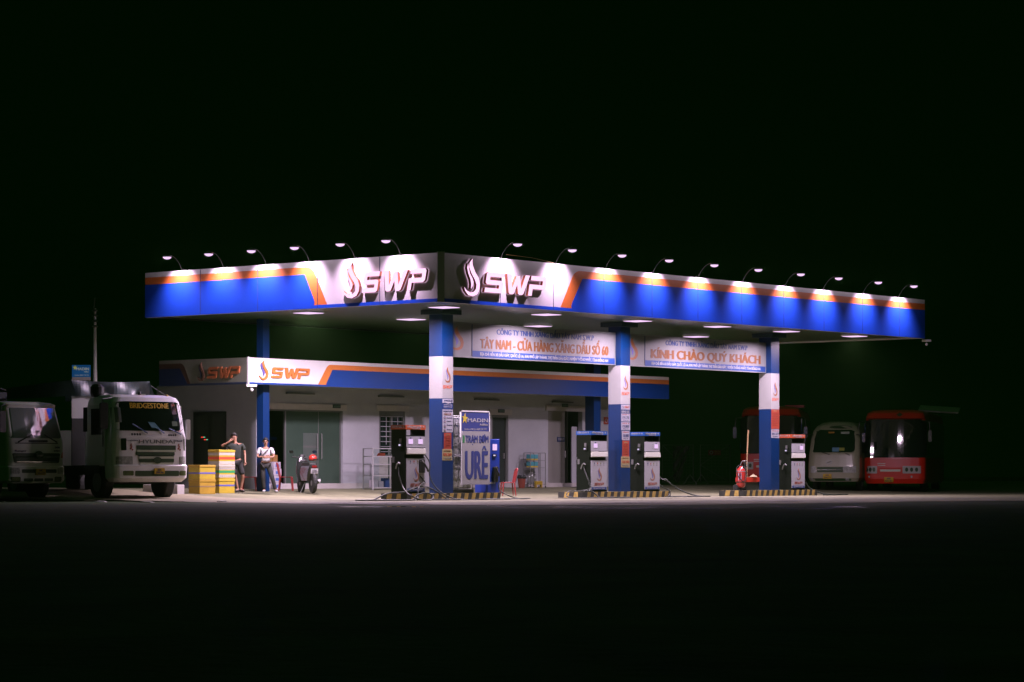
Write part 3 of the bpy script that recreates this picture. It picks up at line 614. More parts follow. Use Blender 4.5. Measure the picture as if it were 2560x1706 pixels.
# interior
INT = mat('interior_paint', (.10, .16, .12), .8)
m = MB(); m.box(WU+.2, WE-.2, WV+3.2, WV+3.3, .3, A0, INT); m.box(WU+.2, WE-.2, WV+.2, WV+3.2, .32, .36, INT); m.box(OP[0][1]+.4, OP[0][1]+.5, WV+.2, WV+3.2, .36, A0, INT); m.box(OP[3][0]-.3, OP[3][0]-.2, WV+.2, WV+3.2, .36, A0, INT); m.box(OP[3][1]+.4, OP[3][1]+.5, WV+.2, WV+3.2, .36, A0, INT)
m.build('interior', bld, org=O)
SG = mat('shop_glass', (.045, .075, .055), .12, noise=.15, scale=.8, spec=.6)
a, b, c, d = OP[0]; g0 = P(717)
m = MB(); m.box(g0, b-.05, WV+.08, WV+.1, c, d-.03, SG); gl = m.build('glass_front', bld, org=O)
m = MB(); gm = P(800)
m.box(P(762), P(799), WV+.072, WV+.078, c+.1, 2.1, mat('pale_glass_panel', (.075, .10, .085), .3)); m.box(P(762), P(799), WV+.068, WV+.07, 1.62, 1.68, FRAME)  # pale panel on the glass, standing in for a shape behind it
for xx in (g0, b-.06): m.box(xx-.02, xx+.03, WV+.06, WV+.12, c, d-.03, FRAME)
m.box(a, b, WV+.06, WV+.12, d-.05, d-.002, FRAME); m.box(gm-.01, gm+.01, WV+.07, WV+.11, c, d-.05, FRAME); m.build('frame', gl, org=O)
m = MB()
for xx in (gm-.1, gm+.1): m.tube([(xx, WV+.03, 1.25), (xx, WV+.01, 1.28), (xx, WV+.01, 2.05), (xx, WV+.03, 2.08)], .018, STEEL, 6)
m.build('handle', gl, org=O)
# sliding door leaf standing open
m = MB(); m.box(a, g0-.03, WV+.13, WV+.16, c, d-.03, glass('dark_glass', (.12, .2, .15), .25)); m.build('sliding_leaf', bld, org=O)
# window with bars
a, b, c, d = OP[1]
m = MB(); m.box(a, b, WV+.1, WV+.13, c, d, mat('window_dark', (.01, .02, .015), .15)); wn = m.build('window', bld, org=O)
m = MB(); 
for p in ((a, a+.09, c, d), (b-.09, b, c, d), (a+.09, b-.09, d-.16, d), (a+.09, b-.09, c, c+.06), ((a+b)/2-.05, (a+b)/2+.05, c+.06, d-.16)): m.box(p[0], p[1], WV+.03, WV+.09, p[2], p[3], FRAME)
m.build('frame', wn, org=O)
m = MB()
for k in range(8): z = c+.16+k*.17; m.tube([(a+.1, WV+.02, z), (b-.1, WV+.02, z)], .012, INKW, 5)
for xx in ((a*.72+b*.28), (a*.28+b*.72)): m.tube([(xx, WV+.015, c+.4), (xx, WV+.015, d-.2)], .012, INKW, 5)
m.build('bars', wn, org=O)
# door
a, b, c, d = OP[2]
m = MB(); m.box(a+.09, b-.09, WV+.09, WV+.13, c, d-.09, mat('door_dark', (.03, .04, .035), .25)); dr = m.build('door', bld, org=O)
m = MB(); m.box(a, a+.09, WV+.02, WV+.15, c, d, FRAME); m.box(b-.09, b, WV+.02, WV+.15, c, d, FRAME); m.box(a+.09, b-.09, WV+.02, WV+.15, d-.09, d, FRAME); m.build('frame', dr, org=O)
m = MB(); m.box(b-.2, b-.16, WV+.04, WV+.09, 1.3, 1.5, STEEL); m.build('handle', dr, org=O)
# entry with half open partition
a, b, c, d = OP[3]; pm = P(1418)
m = MB(); m.box(a, pm, WV+.1, WV+.14, c, d-.0, mat('partition_grey', (.20, .20, .18), .5, noise=.05)); pt = m.build('partition', bld, org=O)
m = MB(); m.box(pm-.06, pm-.02, WV+.04, WV+.1, 1.35, 1.6, INKW); m.build('handle', pt, org=O)
m = MB(); m.box(pm-.48, pm-.04, WV+.08, WV+.097, 1.93, 2.1, NAVY); m.text('TOILET', pm-.44, pm-.08, 1.98, .08, FRONT(WV+.08), INKW); m.build('door_sign', pt, org=O)
m = MB(); m.box(pm, pm+.06, WV+.02, WV+.18, c, d, BLACK); m.box(b-.32, b-.0, WV+.25, WV+.29, c, 2.5, WALL); m.build('jamb', bld, org=O)
for (x0, x1, z0, nm) in ((829, 848, 2.93, 'VĂN PHÒNG'), (1242, 1258, 2.93, 'PHÒNG KHO'), (1402, 1417, 3.2, 'NHÀ XE')):
    m = MB(); m.box(P(x0), P(x1), WV-.07, WV-.052, z0, z0+.12, mat('sign_dark', (.015, .04, .03), .5)); m.text(nm, P(x0)+.04, P(x1)-.04, z0+.04, .045, FRONT(WV-.07), mat('sign_green_ink', (.12, .2, .15))); m.build('door_plate', bld, org=O)
# left wall window (on plane u=WU)
fl = LEFT(WU); q = lambda x: -V(x, WU)
m = MB(); m.prism([(q(486), .5), (q(566), .5), (q(566), 2.78), (q(486), 2.78)], fl, .002, .05, mat('side_frame', (.012, .016, .012), .5)); sw = m.build('side_window', bld, org=O)
m = MB()
for p0, p1 in ((494, 524), (532, 562)): m.prism([(q(p0), .65), (q(p1), .65), (q(p1), 2.66), (q(p0), 2.66)], fl, .05, .056, mat('side_pane', (.05, .06, .05), .12))
m.build('pane', sw, org=O)
m = MB()
for pz, px_ in ((1.94, 506), (1.86, 513)):
    m.prism([(q(px_), pz), (q(px_+6), pz), (q(px_+6), pz+.03), (q(px_), pz+.03)], fl, .056, .06, emis('red_led', (1, .05, .03), 1.0)); m.prism([(q(px_+6), pz), (q(px_+10), pz), (q(px_+10), pz+.03), (q(px_+6), pz+.03)], fl, .056, .06, emis('green_led', (.1, .7, .4), .8))
m.build('led_display', sw, org=O)
# awning fascias
def awning(fr, a0, a1, ot, ob, it, ib, e, mo, mbk):
    m = MB(); m.prism([(a0, A0), (a1, A0), (a1, A1), (a0, A1)], fr, -.1, 0, WHITE if mo is O2 else mat('shaded_panel', (.16, .175, .13), .6, noise=.15, scale=2))  # left return gets a darker panel colour, shade painted in
    m.prism(rpoly([(e, A1-.11), (ot, A1-.11), (ob, A0+.06), (e, A0+.06)], [0, .15, 0, 0]), fr, 0, .004, mo)
    m.prism(rpoly([(e, A1-.27), (it, A1-.27), (ib, A0+.03), (e, A0+.03)], [0, .03, .12, 0]), fr, 0, .008, mbk)
    m.prism([(a0, A0+.002), (a1, A0+.002), (a1, A0+.06), (a0, A0+.06)], fr, 0, .012, mbk); return m
B2 = mat('awning_blue', (.001, .036, .2), .45, noise=.06); O2 = mat('awning_orange', (.55, .17, .03), .5, noise=.06)
m = awning(FRONT(AV), AU+.06, AE, U(820, AV), U(795, AV), U(831, AV), U(813, AV), AE, O2, B2); af = m.build('awning_fascia', bld, org=O)
q = lambda x: U(x, AV)
m = MB(); letters(m, [(q(677), q(707)), (q(707), q(747)), (q(743), q(773))], 3.77, 4.10, FRONT(AV), 0, .05, O2); m.build('lettering', af, org=O)
m = MB(); emblem(m, q(646), q(669), 3.69, 4.29, FRONT(AV), 0, .05, O2, mat('flame_blue', (.1, .09, .3), .5)); m.build('emblem', af, org=O)
q = lambda x: -V(x, AU)
m = awning(LEFT(AU), -BD, -(AV+.06), q(458), q(476), q(450), q(470), -BD, mat('awning_orange_shaded', (.06, .03, .02), .5), mat('awning_blue_shaded', (.01, .02, .06), .5)); af = m.build('awning_fascia', bld, org=O)  # left return: bands, letters and emblem in shaded copies of the front colours
m = MB(); letters(m, [(q(520), q(547)), (q(547), q(580)), (q(577), q(602))], 3.75, 4.11, LEFT(AU), 0, .05, mat('letter_shaded', (.30, .09, .03), .5)); m.build('lettering', af, org=O)
m = MB(); emblem(m, q(496), q(513), 3.68, 4.27, LEFT(AU), 0, .05, mat('flame_shaded', (.10, .05, .03), .5), mat('flame_blue_shaded', (.03, .03, .06), .5)); m.build('emblem', af, org=O)
m = MB(); m.box(AU, AU+.05, AV, AV+.05, A0, A1+.02, WHITE); m.build('corner_trim', bld, org=O)
# tube lamps (off) on the wall head, cameras
for x0, x1, l in ((719, 789, 'above the glass front'), (950, 1012, 'above the barred window'), (1190, 1250, 'above the dark door'), (1384, 1435, 'above the entry passage')):
    z = 3.35; m = MB(); m.box(U(x0, WV-.1), U(x1, WV-.1), WV-.08, WV-.003, z, z+.05, FRAME); o = m.build('tube_lamp', None); tag(o, 'unlit slim tube lamp fixed high on the shop wall '+l, 'tube lamp', 'tube lamps on the shop wall')
def cctv(x, y, z, rz, lab):
    t = thing('security_camera', lab, 'security camera', (x, y, z), rz)
    m = MB(); m.box(-.16, .16, -.04, .04, -.06, .02, WHITE); m.build('housing', t, bevel=.01)
    m = MB(); m.tube([(0, 0, -.06), (0, 0, -.12)], .015, STEEL, 6); m.lathe([(.02, -.2), (.05, -.17), (.05, -.13), (.03, -.11)], (0, 0, 0), WHITE, n=12); m.build('lens_ball', t)
cctv(AU+.1, AV-.06, A0-.03, CR, 'small white security camera under the corner of the shop awning')
cctv(UE+.12, CY, ZB-.05, CR, 'small security camera hanging from the far right end of the canopy')
# red notice on the wall
m = MB(); z = H(1061, dep(U(1515, WV), WV)); m.box(U(1509, WV), U(1530, WV), WV-.03, WV-.003, z, z+.26, PRD); ring(m, U(1514, WV), z+.13, .09, FRONT(WV-.03), INKW, .004); ring(m, U(1514, WV), z+.13, .06, FRONT(WV-.03), PRD, .006)
o = m.build('notice_sign'); tag(o, 'small red notice sign on the shop wall beside the middle column', 'sign')

# ------------------------------------------------------------------ vehicles
def hull(mb, lv, mt, bow=.06, n=5):
    vs = []; N = None
    for z, hw, yf, yb, r in lv:
        o = []
        for cx, cy_, q0, fr in ((hw-r, yf+r, -90, 1), (hw-r, yb-r, 0, 0), (-hw+r, yb-r, 90, 0), (-hw+r, yf+r, 180, 1)):
            for k in range(n+1):
                q = math.radians(q0+90*k/n); x = cx+r*math.cos(q); y = cy_+r*math.sin(q)
                if fr: y += bow*(x/hw)**2*max(0, 1-(y-yf)/(r+.01))
                o.append((x, y, z))
        fl = [(x, yf+bow*(x/hw)**2, z) for x in (-(hw-r)*.66, -(hw-r)*.33, 0, (hw-r)*.33, (hw-r)*.66)]
        vs += o+fl; N = len(o)+5
    fs = []
    for i in range(len(lv)-1):
        for k in range(N): a = i*N+k; b = i*N+(k+1) % N; fs.append((a, b, b+N, a+N))
    fs += [tuple(range(N-1, -1, -1)), tuple(range((len(lv)-1)*N, len(lv)*N))]
    return mb.add(vs, fs, mt)
class Face:
    """front surface of a hull: y as a function of x and z"""
    def __init__(s, lv, bow=.06): s.lv = lv; s.bow = bow
    def y(s, x, z):
        P = [(l[0], l[2]) for l in s.lv]; Hh = [(l[0], l[1]) for l in s.lv]; Rr = [(l[0], l[4]) for l in s.lv]
        hw = interp(z, Hh); r = interp(z, Rr); y = interp(z, P)+s.bow*(x/hw)**2
        e = abs(x)-(hw-r)
        if e > 0: e = min(e, r*.98); y += r-math.sqrt(r*r-e*e)
        return y
    def plate(s, mb, x0, x1, z0, z1, mt, off=.012, r=.03, tx0=None, tx1=None, nx=8, nz=6):
        """quad patch following the surface; tx0/tx1 = x limits at the top edge"""
        tx0 = x0 if tx0 is None else tx0; tx1 = x1 if tx1 is None else tx1; vs = []
        zsx = [0, .25, 1]+[1+(nz-2)*k/ nz for k in range(1, nz)]
        rows = []
        for j in range(nz+5):
            f = [0, .3, .65, 1][j] if j < 4 else None
            rows.append(None)
        tt = [0, .3*r, .65*r, r]+[r+(z1-z0-2*r)*k/nz for k in range(1, nz)]+[z1-z0-r, z1-z0-.65*r, z1-z0-.3*r, z1-z0]
        for h in tt:
            t = h/(z1-z0); a = x0+(tx0-x0)*t; b = x1+(tx1-x1)*t
            d = min(h, z1-z0-h); ins = 0
            if d < r: ins = r-math.sqrt(max(0, r*r-(r-d)**2))
            a += ins; b -= ins
            for k in range(nx+1): x = a+(b-a)*k/nx; vs.append((x, s.y(x, z0+h)-off, z0+h))
        R = len(tt); m_ = nx+1; fs = []
        for i in range(R-1):
            for k in range(nx): a = i*m_+k; fs.append((a, a+1, a+m_+1, a+m_))
        n = len(vs); bd = [k for k in range(m_)]+[i*m_+nx for i in range(1, R)]+[(R-1)*m_+k for k in range(nx-1, -1, -1)]+[i*m_ for i in range(R-2, 0, -1)]
        vs += [(vs[i][0], vs[i][1]+off+.01, vs[i][2]) for i in bd]
        L_ = len(bd)
        for i in range(L_): fs.append((bd[i], bd[(i+1) % L_], n+(i+1) % L_, n+i))
        mb.add(vs, fs, mt)
    def fr(s, off=.012): return lambda a, b, d: (a, s.y(a, b)-off-d, b)
def wheel(parent, x, y, r, w, rimc=STEEL):
    m = MB(); m.lathe([(r*.55, -w/2), (r*.93, -w/2), (r, -w/2+.04), (r, w/2-.04), (r*.93, w/2), (r*.55, w/2)], (x, y, r), RUBBER, 'x', 28); wo = m.build('wheel', parent, smooth=False)
    m = MB(); s_ = 1 if x > 0 else -1
    m.lathe([(r*.2, w/2*s_*.9), (r*.5, w/2*s_*.6), (r*.56, w/2*s_*1.02)], (x, y, r), rimc, 'x', 20); m.build('rim', wo)
WG = glass('windscreen_glass', (.32, .42, .36), .22, .01)
TW = mat('truck_white', (.8, .8, .8), .3, noise=.05, scale=2, coat=.4)
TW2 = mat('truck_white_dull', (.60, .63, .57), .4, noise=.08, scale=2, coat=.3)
GRN = mat('grille_dark', (.018, .05, .012), .5); GRL = mat('grille_light', (.5, .55, .42), .4)
LENS = mat('lamp_lens', (.42, .44, .40), .12, metal=.1, noise=.5, scale=14)
TARP = mat('tarpaulin', (.10, .14, .14), .4, noise=.3, scale=2.5, bump=.8, bscale=3)
CABD = mat('cab_interior', (.02, .025, .02), .8)
SIDEG = mat('side_window_dark', (.01, .014, .011), .08)
def plate_no(t, F_, x0, x1, z0, z1, l1, l2):
    m = MB(); F_.plate(m, x0, x1, z0, z1, YPLATE, .05, .015, nx=2, nz=2); w = x1-x0; h = z1-z0
    if l2: m.text(l1, x0+.3*w, x0+.7*w, z0+.58*h, .3*h, F_.fr(.052), NAVY, bold=.02); m.text(l2, x0+.12*w, x1-.12*w, z0+.12*h, .32*h, F_.fr(.052), NAVY)
    else: m.text(l1, x0+.1*w, x1-.1*w, z0+.3*h, .4*h, F_.fr(.052), NAVY)
    m.build('number_plate', t)
# --- heavy truck with green grille bars
g = gp(381, 75.2); t = thing('parked_truck', 'white heavy truck with BRIDGESTONE on its windscreen, tarp-covered load, beside the yellow boxes', 'truck', (g[0], g[1], g[2]-.02), CR+math.radians(35))
lv = [(.95, 1.17, 0, 2.1, .22), (1.3, 1.18, 0, 2.1, .24), (1.78, 1.18, .02, 2.1, .24), (1.93, 1.15, .05, 2.1, .22), (2.4, 1.12, .16, 2.1, .2), (2.8, 1.08, .27, 2.08, .2), (2.92, 1.05, .36, 2.05, .25), (2.99, .96, .55, 1.95, .3), (3.01, .8, .8, 1.7, .35)]
K = Face(lv)
X = lambda a: (a-1857)/368; Z = lambda b: (1452-b)/433
m = MB(); hull(m, lv, TW); cab = m.build('cab', t)
m = MB()   # side skins, left one in duller white to read as shaded
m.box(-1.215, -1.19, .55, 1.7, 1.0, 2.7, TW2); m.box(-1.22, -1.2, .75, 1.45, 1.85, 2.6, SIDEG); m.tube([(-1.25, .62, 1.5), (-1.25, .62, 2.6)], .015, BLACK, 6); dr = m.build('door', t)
m = MB(); m.box(1.19, 1.215, .55, 1.7, 1.0, 2.7, TW); m.box(1.2, 1.22, .75, 1.45, 1.85, 2.6, SIDEG); m.build('door', t)
m = MB(); m.box(-1.20, -1.185, 1.72, 2.0, 1.95, 2.65, SIDEG); m.build('rear_quarter_window', t)
m = MB(); K.plate(m, -1.10, 1.08, Z(602), Z(238), mat('windscreen_truck', (.008, .014, .01), .04, spec=.8), .012, .12, -1.0, 1.0, 14, 10); ws = m.build('windscreen', t)
m = MB(); m.text('BRIDGESTONE', X(1640), X(2090), Z(322), .145, K.fr(.016), mat('sticker_yellow', (.8, .5, .01), .5), d=.002, bold=.045); m.build('lettering', ws)
m = MB(); K.plate(m, X(1443), X(1528), Z(500), Z(315), mat('sun_shade', (.2, .22, .22), .5), .018, .02, nx=3, nz=3); m.build('windscreen_card', ws); m = MB(); K.plate(m, X(2110), X(2175), Z(540), Z(480), mat('dash_green', (.03, .08, .02), .6), .016, .02, nx=2, nz=2); m.build('windscreen_card', ws)
m = MB(); WB = mat('wiper_blue', (.03, .09, .22), .5)
for a in ((1640, 520, 1800, 632), (1835, 500, 2000, 632), (2060, 572, 2200, 642)):
    m = MB(); m.tube([(X(a[0]), K.y(X(a[0]), Z(a[1]))-.05, Z(a[1])), (X(a[2]), K.y(X(a[2]), Z(a[3]))-.05, Z(a[3]))], .018, WB, 6); m.build('wiper', t)
m = MB(); m.add([(X(x), K.y(X(x), Z(z))-.07, Z(z)) for x, z in ((1815, 490), (1890, 500), (1945, 575), (1850, 560))]+[(X(x), K.y(X(x), Z(z))-.05, Z(z)) for x, z in ((1815, 490), (1890, 500), (1945, 575), (1850, 560))], [(0, 1, 2, 3), (7, 6, 5, 4), (0, 4, 5, 1), (1, 5, 6, 2), (2, 6, 7, 3), (3, 7, 4, 0)], mat('pale_blue_cloth', (.12, .3, .36), .8)); m.build('wiper_cloth', t)
for a in ((1620, 632, 1740, 660), (2050, 640, 2155, 665)):
    m = MB()
    for k in range(4): x = X(a[0]+(a[2]-a[0])*k/4); K.plate(m, x, x+.055, Z(a[3]), Z(a[1]), BLACK, .006, .02, nx=2, nz=2)
    m.build('grab_recess', t)
m = MB(); m.text('HYUNDAI', X(1703), X(2122), Z(757), .1, K.fr(.010), mat('badge_grey', (.10, .12, .12), .5), d=.004, bold=.012); m.build('lettering', t); m = MB(); m.text('Logistics', X(1565), X(1690), Z(728), .035, K.fr(.006), NAVY); m.build('lettering', t); m = MB(); m.text('Diesel', X(2135), X(2215), Z(735), .045, K.fr(.006), NAVY, bold=.04); m.build('lettering', t)
m = MB()
for z0, z1, mt_, a, b in ((838, 782, GRN, 1678, 2135), (862, 840, GRL, 1678, 2135), (905, 864, GRN, 1668, 2120), (918, 906, CHROME, 1690, 2110), (945, 919, GRL, 1700, 2110), (984, 946, GRN, 1700, 2112), (993, 985, CHROME, 1705, 2110), (1030, 994, GRL, 1712, 2100), (1045, 1031, GRN, 1730, 2085)):
    K.plate(m, X(a), X(b), Z(z0), Z(z1), mt_, .02, .008, nx=6, nz=2)
m.build('grille', t)
m = MB(); ex_ = [(X(1912)+.135*math.cos(k*.2618), Z(965)+.095*math.sin(k*.2618)) for k in range(24)]; m.prism(ex_, K.fr(.02), 0, .02, CHROME); m.prism([(X(1912)+(a-X(1912))*.85, Z(965)+(b-Z(965))*.82) for a, b in ex_], K.fr(.02), .02, .022, GRN)
m.prism([(X(1890), Z(980)), (X(1902), Z(980)), (X(1907), Z(968)), (X(1925), Z(962)), (X(1938), Z(948)), (X(1925), Z(948)), (X(1920), Z(958)), (X(1905), Z(963)), (X(1895), Z(970))], K.fr(.02), .022, .028, CHROME); m.build('emblem', t)
for a, b in ((1500, 1560), (2242, 2274)):
    m = MB(); K.plate(m, X(a), X(b), Z(845), Z(697), CHROME if a < 2000 else GRN, .012, .02, nx=3, nz=3); m.build('side_vent', t)
for a, b, c in ((1570, 1665, 0), (2140, 2215, 1)):   # small floral stickers
    m = MB(); x = X((a+b)/2)
    for k in range(7): q = k*.9; m.prism([(x+.03*math.cos(q)*k*.25+.028*math.cos(j), Z(800)+.014*k*(1 if k % 2 else -1)+.028*math.sin(j)) for j in range(6)], K.fr(.006), 0, .003, (PRD, mat('faded_pink', (.35, .15, .12), .6))[k % 2])
    m.build('sticker', t)
BL = [(.50, 1.05, .06, .8, .2), (.62, 1.17, -.04, .8, .22), (.96, 1.19, -.05, .8, .22), (1.0, 1.17, -.02, .8, .22)]
B_ = Face(BL); m = MB(); hull(m, BL, TW); m.build('bumper', t)
m = MB(); B_.plate(m, X(1650), X(2165), Z(1162), Z(1096), GRN, .012, .03, nz=2); m.build('air_intake', t)
for a, b in ((1515, 1632), (2175, 2262)): m = MB(); B_.plate(m, X(a), X(b), Z(1155), Z(1096), mat('fog_lens', (.10, .14, .05), .2, noise=.4, scale=15), .014, .03, nx=4, nz=2); m.build('fog_lamp', t)
for a, b in ((1450, 1628), (2182, 2276)): m = MB(); K.plate(m, X(a), X(b), Z(1028), Z(918), LENS, .02, .03, nx=6, nz=3); m.build('headlight', t)
plate_no(t, B_, X(1865), X(1985), Z(1135), Z(1065), '60C', '286.86')
for x in (-.98, .98): wheel(t, x, 1.25, .5, .30)
for yy in (5.6, 6.9):
    for x in (-.98, .98): wheel(t, x, yy, .5, .36)
m = MB(); m.box(-.45, .45, .6, 8.3, .7, .95, DARK); m.box(-1.2, 1.2, 1.0, 2.05, .75, .98, DARK); m.tube([(-1.0, 1.25, .5), (1.0, 1.25, .5)], .07, DARK, 8); m.build('chassis', t)
m = MB(); m.tube([(-1.1, .35, 2.9), (-1.5, .15, 2.85), (-1.5, .15, 2.6)], .02, BLACK, 6); m.prism(rrect(-1.62, -1.38, 2.0, 2.75, .06, 3), FRONT(.1), 0, .08, BLACK); m.build('mirror', t)
m = MB(); m.tube([(1.1, .3, 2.3), (1.2, .15, 2.3)], .015, BLACK, 6); m.prism(rrect(1.13, 1.25, 1.72, 2.3, .03, 3), FRONT(.12), 0, .06, TW); m.build('mirror', t)
m = MB(); m.lathe([(.16, 0), (.2, .1), (.2, .28), (.12, .36), (.03, .38)], (-.95, 1.6, 2.95), BLACK, n=14); m.build('air_horn_cover', t)
m = MB(); m.lathe([(.05, 0), (.06, .03), (.03, .08), (.01, .09)], (-.05, .7, 3.0), BLACK, n=10); m.build('roof_lamp', t)
m = MB(); m.tube([(.75, .6, 2.98), (.42, .9, 3.28)], .008, INKW, 5); m.lathe([(.05, 0), (.05, .03), (.02, .06)], (.77, .6, 2.97), YEL, n=8); m.build('antenna', t)
m = MB(); m.box(-1.22, 1.22, 2.75, 8.4, .98, 2.0, TW2); m.box(-1.22, 1.22, 2.7, 2.75, .98, 2.35, DARK); m.box(-1.22, 1.22, 2.7, 2.75, 2.35, 3.1, TW2); m.build('cargo_bed', t)  # lower headboard darkened to stand for the shaded gap behind the cab
# tarp over the load: wavy sheet
m = MB(); vs = []; fs = []; nx, nz = 26, 8
for j in range(nz+1):
    for i in range(nx+1):
        x = -1.27+2.54*i/nx; z = 3.0+.47*j/nz-.05*(1-abs(x)/1.27)*(j/nz); y = 2.68-.05*math.sin(5*x+3*z*2)-.035*math.sin(11*x-4*z)*(1-j/nz); vs.append((x, y, z))
for j in range(nz):
    for i in range(nx): a = j*(nx+1)+i; fs.append((a, a+1, a+nx+2, a+nx+1))
n0 = len(vs); top = [(nz)*(nx+1)+i for i in range(nx+1)]
for i in range(nx+1): x = -1.27+2.54*i/nx; vs.append((x, 8.4, 3.35-.05*math.sin(4*x)))
for i in range(nx): fs.append((top[i], top[i+1], n0+i+1, n0+i))
n1 = len(vs)
for yy, zz in ((2.3, 3.0), (8.4, 3.0)): vs.append((-1.27, yy, zz))
for yy, zz in ((2.3, 3.0), (8.4, 3.0)): vs.append((1.27, yy, zz))
fs += [(top[0], n0, n1+1, n1), (top[-1], n0+nx, n1+3, n1+2)]
m.add(vs, fs, TARP); m.build('tarp_cover', t)
# --- medium truck at the left edge
g = gp(95, 74.6); t = thing('parked_truck', 'white medium truck at the left edge with round grille emblem and amber corner light', 'truck', (g[0], g[1], g[2]-.02), CR+math.radians(49))
lv = [(.92, 1.0, 0, 1.9, .15), (1.1, 1.02, -.01, 1.9, .17), (1.72, 1.02, .03, 1.9, .16), (1.85, 1.0, .06, 1.9, .16), (2.62, .93, .28, 1.88, .14), (2.70, .93, .26, 1.86, .14), (2.76, .88, .38, 1.8, .2), (2.79, .7, .6, 1.6, .25)]
K = Face(lv); X = lambda a: (a-405)/372; Z = lambda b: .47+(1225-b)/425
m = MB(); hull(m, lv, TW2); m.build('cab', t)
m = MB(); K.plate(m, -.96, .90, Z(682), Z(315), mat('windscreen_mirror', (.35, .37, .37), .03, metal=.55, spec=1, coat=1), .012, .08, -.9, .8, 12, 8); m.build('windscreen', t)
for a in ((150, 730, 330, 640), (500, 640, 665, 730)):
    m = MB(); m.tube([(X(a[0]), K.y(X(a[0]), Z(a[1]))-.04, Z(a[1])), (X(a[2]), K.y(X(a[2]), Z(a[3]))-.04, Z(a[3]))], .018, BLACK, 6); m.build('wiper', t)
m = MB(); K.plate(m, X(290), X(542), Z(732), Z(704), BLACK, .01, .02, nz=2); K.plate(m, -.98, .98, Z(748), Z(738), BLACK, .006, .01, nz=2); m.build('panel_slot', t)
m = MB(); K.plate(m, X(100), X(690), Z(980), Z(862), GRN, .012, .04, X(80), X(712), 10, 3)
for zc, a, b in ((908, 110, 690), (968, 130, 650)): K.plate(m, X(a), X(b), Z(zc+4), Z(zc-5), CHROME, .03, .006, nx=8, nz=2)
m.build('grille', t)
m = MB(); q_ = [(X(410)+.14*math.cos(k*.2618), Z(890)+.13*math.sin(k*.2618)) for k in range(24)]; m.prism(q_, K.fr(.03), 0, .02, GRN)
for k in range(24): q = k*.2618; p2_ = (k+1)*.2618; m.prism([(X(410)+r_*math.cos(w_), Z(890)+r_*.9*math.sin(w_)) for r_, w_ in ((.115, q), (.135, q), (.135, p2_), (.115, p2_))], K.fr(.03), .02, .03, CHROME)
m.box(X(365), X(455), K.y(0, 1.2)-.06, K.y(0, 1.2)-.05, Z(898), Z(888), CHROME); m.build('emblem', t)
m = MB(); m.text('Ranger', X(112), X(255), Z(845), .05, K.fr(.006), NAVY, bold=.03); m.text('500', X(640), X(710), Z(803), .05, K.fr(.006), NAVY, bold=.04); m.text('SERIES', X(622), X(710), Z(842), .04, K.fr(.006), BLACK, bold=.04); m.build('lettering', t)
m = MB(); K.plate(m, X(722), X(772), Z(918), Z(850), mat('amber_lens', (.5, .10, .01), .3), .016, .01, X(745), X(772), 3, 3); m.build('indicator', t)
BL = [(.47, .96, .03, .7, .12), (.55, 1.02, -.03, .7, .14), (.93, 1.02, -.03, .7, .14), (.96, 1.0, 0, .7, .14)]
B_ = Face(BL); m = MB(); hull(m, BL, TW2); m.build('bumper', t)
m = MB(); B_.plate(m, X(190), X(650), Z(1100), Z(1056), GRN, .01, .02, nz=2)
for a, b in ((215, 330), (348, 465), (485, 600)): B_.plate(m, X(a), X(b), Z(1198), Z(1165), GRN, .01, .02, nx=4, nz=2)
m.build('air_intake', t)
for a, b in ((-5+40, 160), (668, 768)): m = MB(); B_.plate(m, X(a), X(b), Z(1110), Z(1040), LENS, .012, .03, nx=5, nz=2); m.build('headlight', t)
for a, b in ((40, 172), (625, 722)): m = MB(); B_.plate(m, X(a), X(b), Z(1208), Z(1146), mat('fog_lens', (.10, .14, .05), .2), .012, .03, nx=5, nz=2); m.build('fog_lamp', t)
plate_no(t, B_, X(360), X(486), Z(1126), Z(1050), '60C', '314.77')
for x in (-.84, .84): wheel(t, x, 1.1, .43, .26); wheel(t, x, 4.6, .43, .34)
m = MB(); m.box(-.4, .4, .6, 6.4, .6, .85, DARK); m.box(-.95, .95, .7, 1.8, .6, .95, DARK); m.build('chassis', t)
m = MB(); m.box(-1.05, .55, 2.1, 6.5, .9, 3.1, mat('cargo_canvas', (.03, .045, .04), .7, noise=.3, scale=3)); m.tube([(-.9, 2.1, 3.1), (-.2, 2.1, 3.33), (.5, 2.1, 3.15)], .03, DARK, 6); m.build('cargo_cover', t)
m = MB(); m.tube([(-.9, .3, 2.7), (-1.2, .12, 2.65), (-1.2, .12, 1.9)], .018, BLACK, 6); m.prism(rrect(-1.3, -1.1, 1.9, 2.5, .04, 3), FRONT(.1), 0, .06, BLACK); m.build('mirror', t)
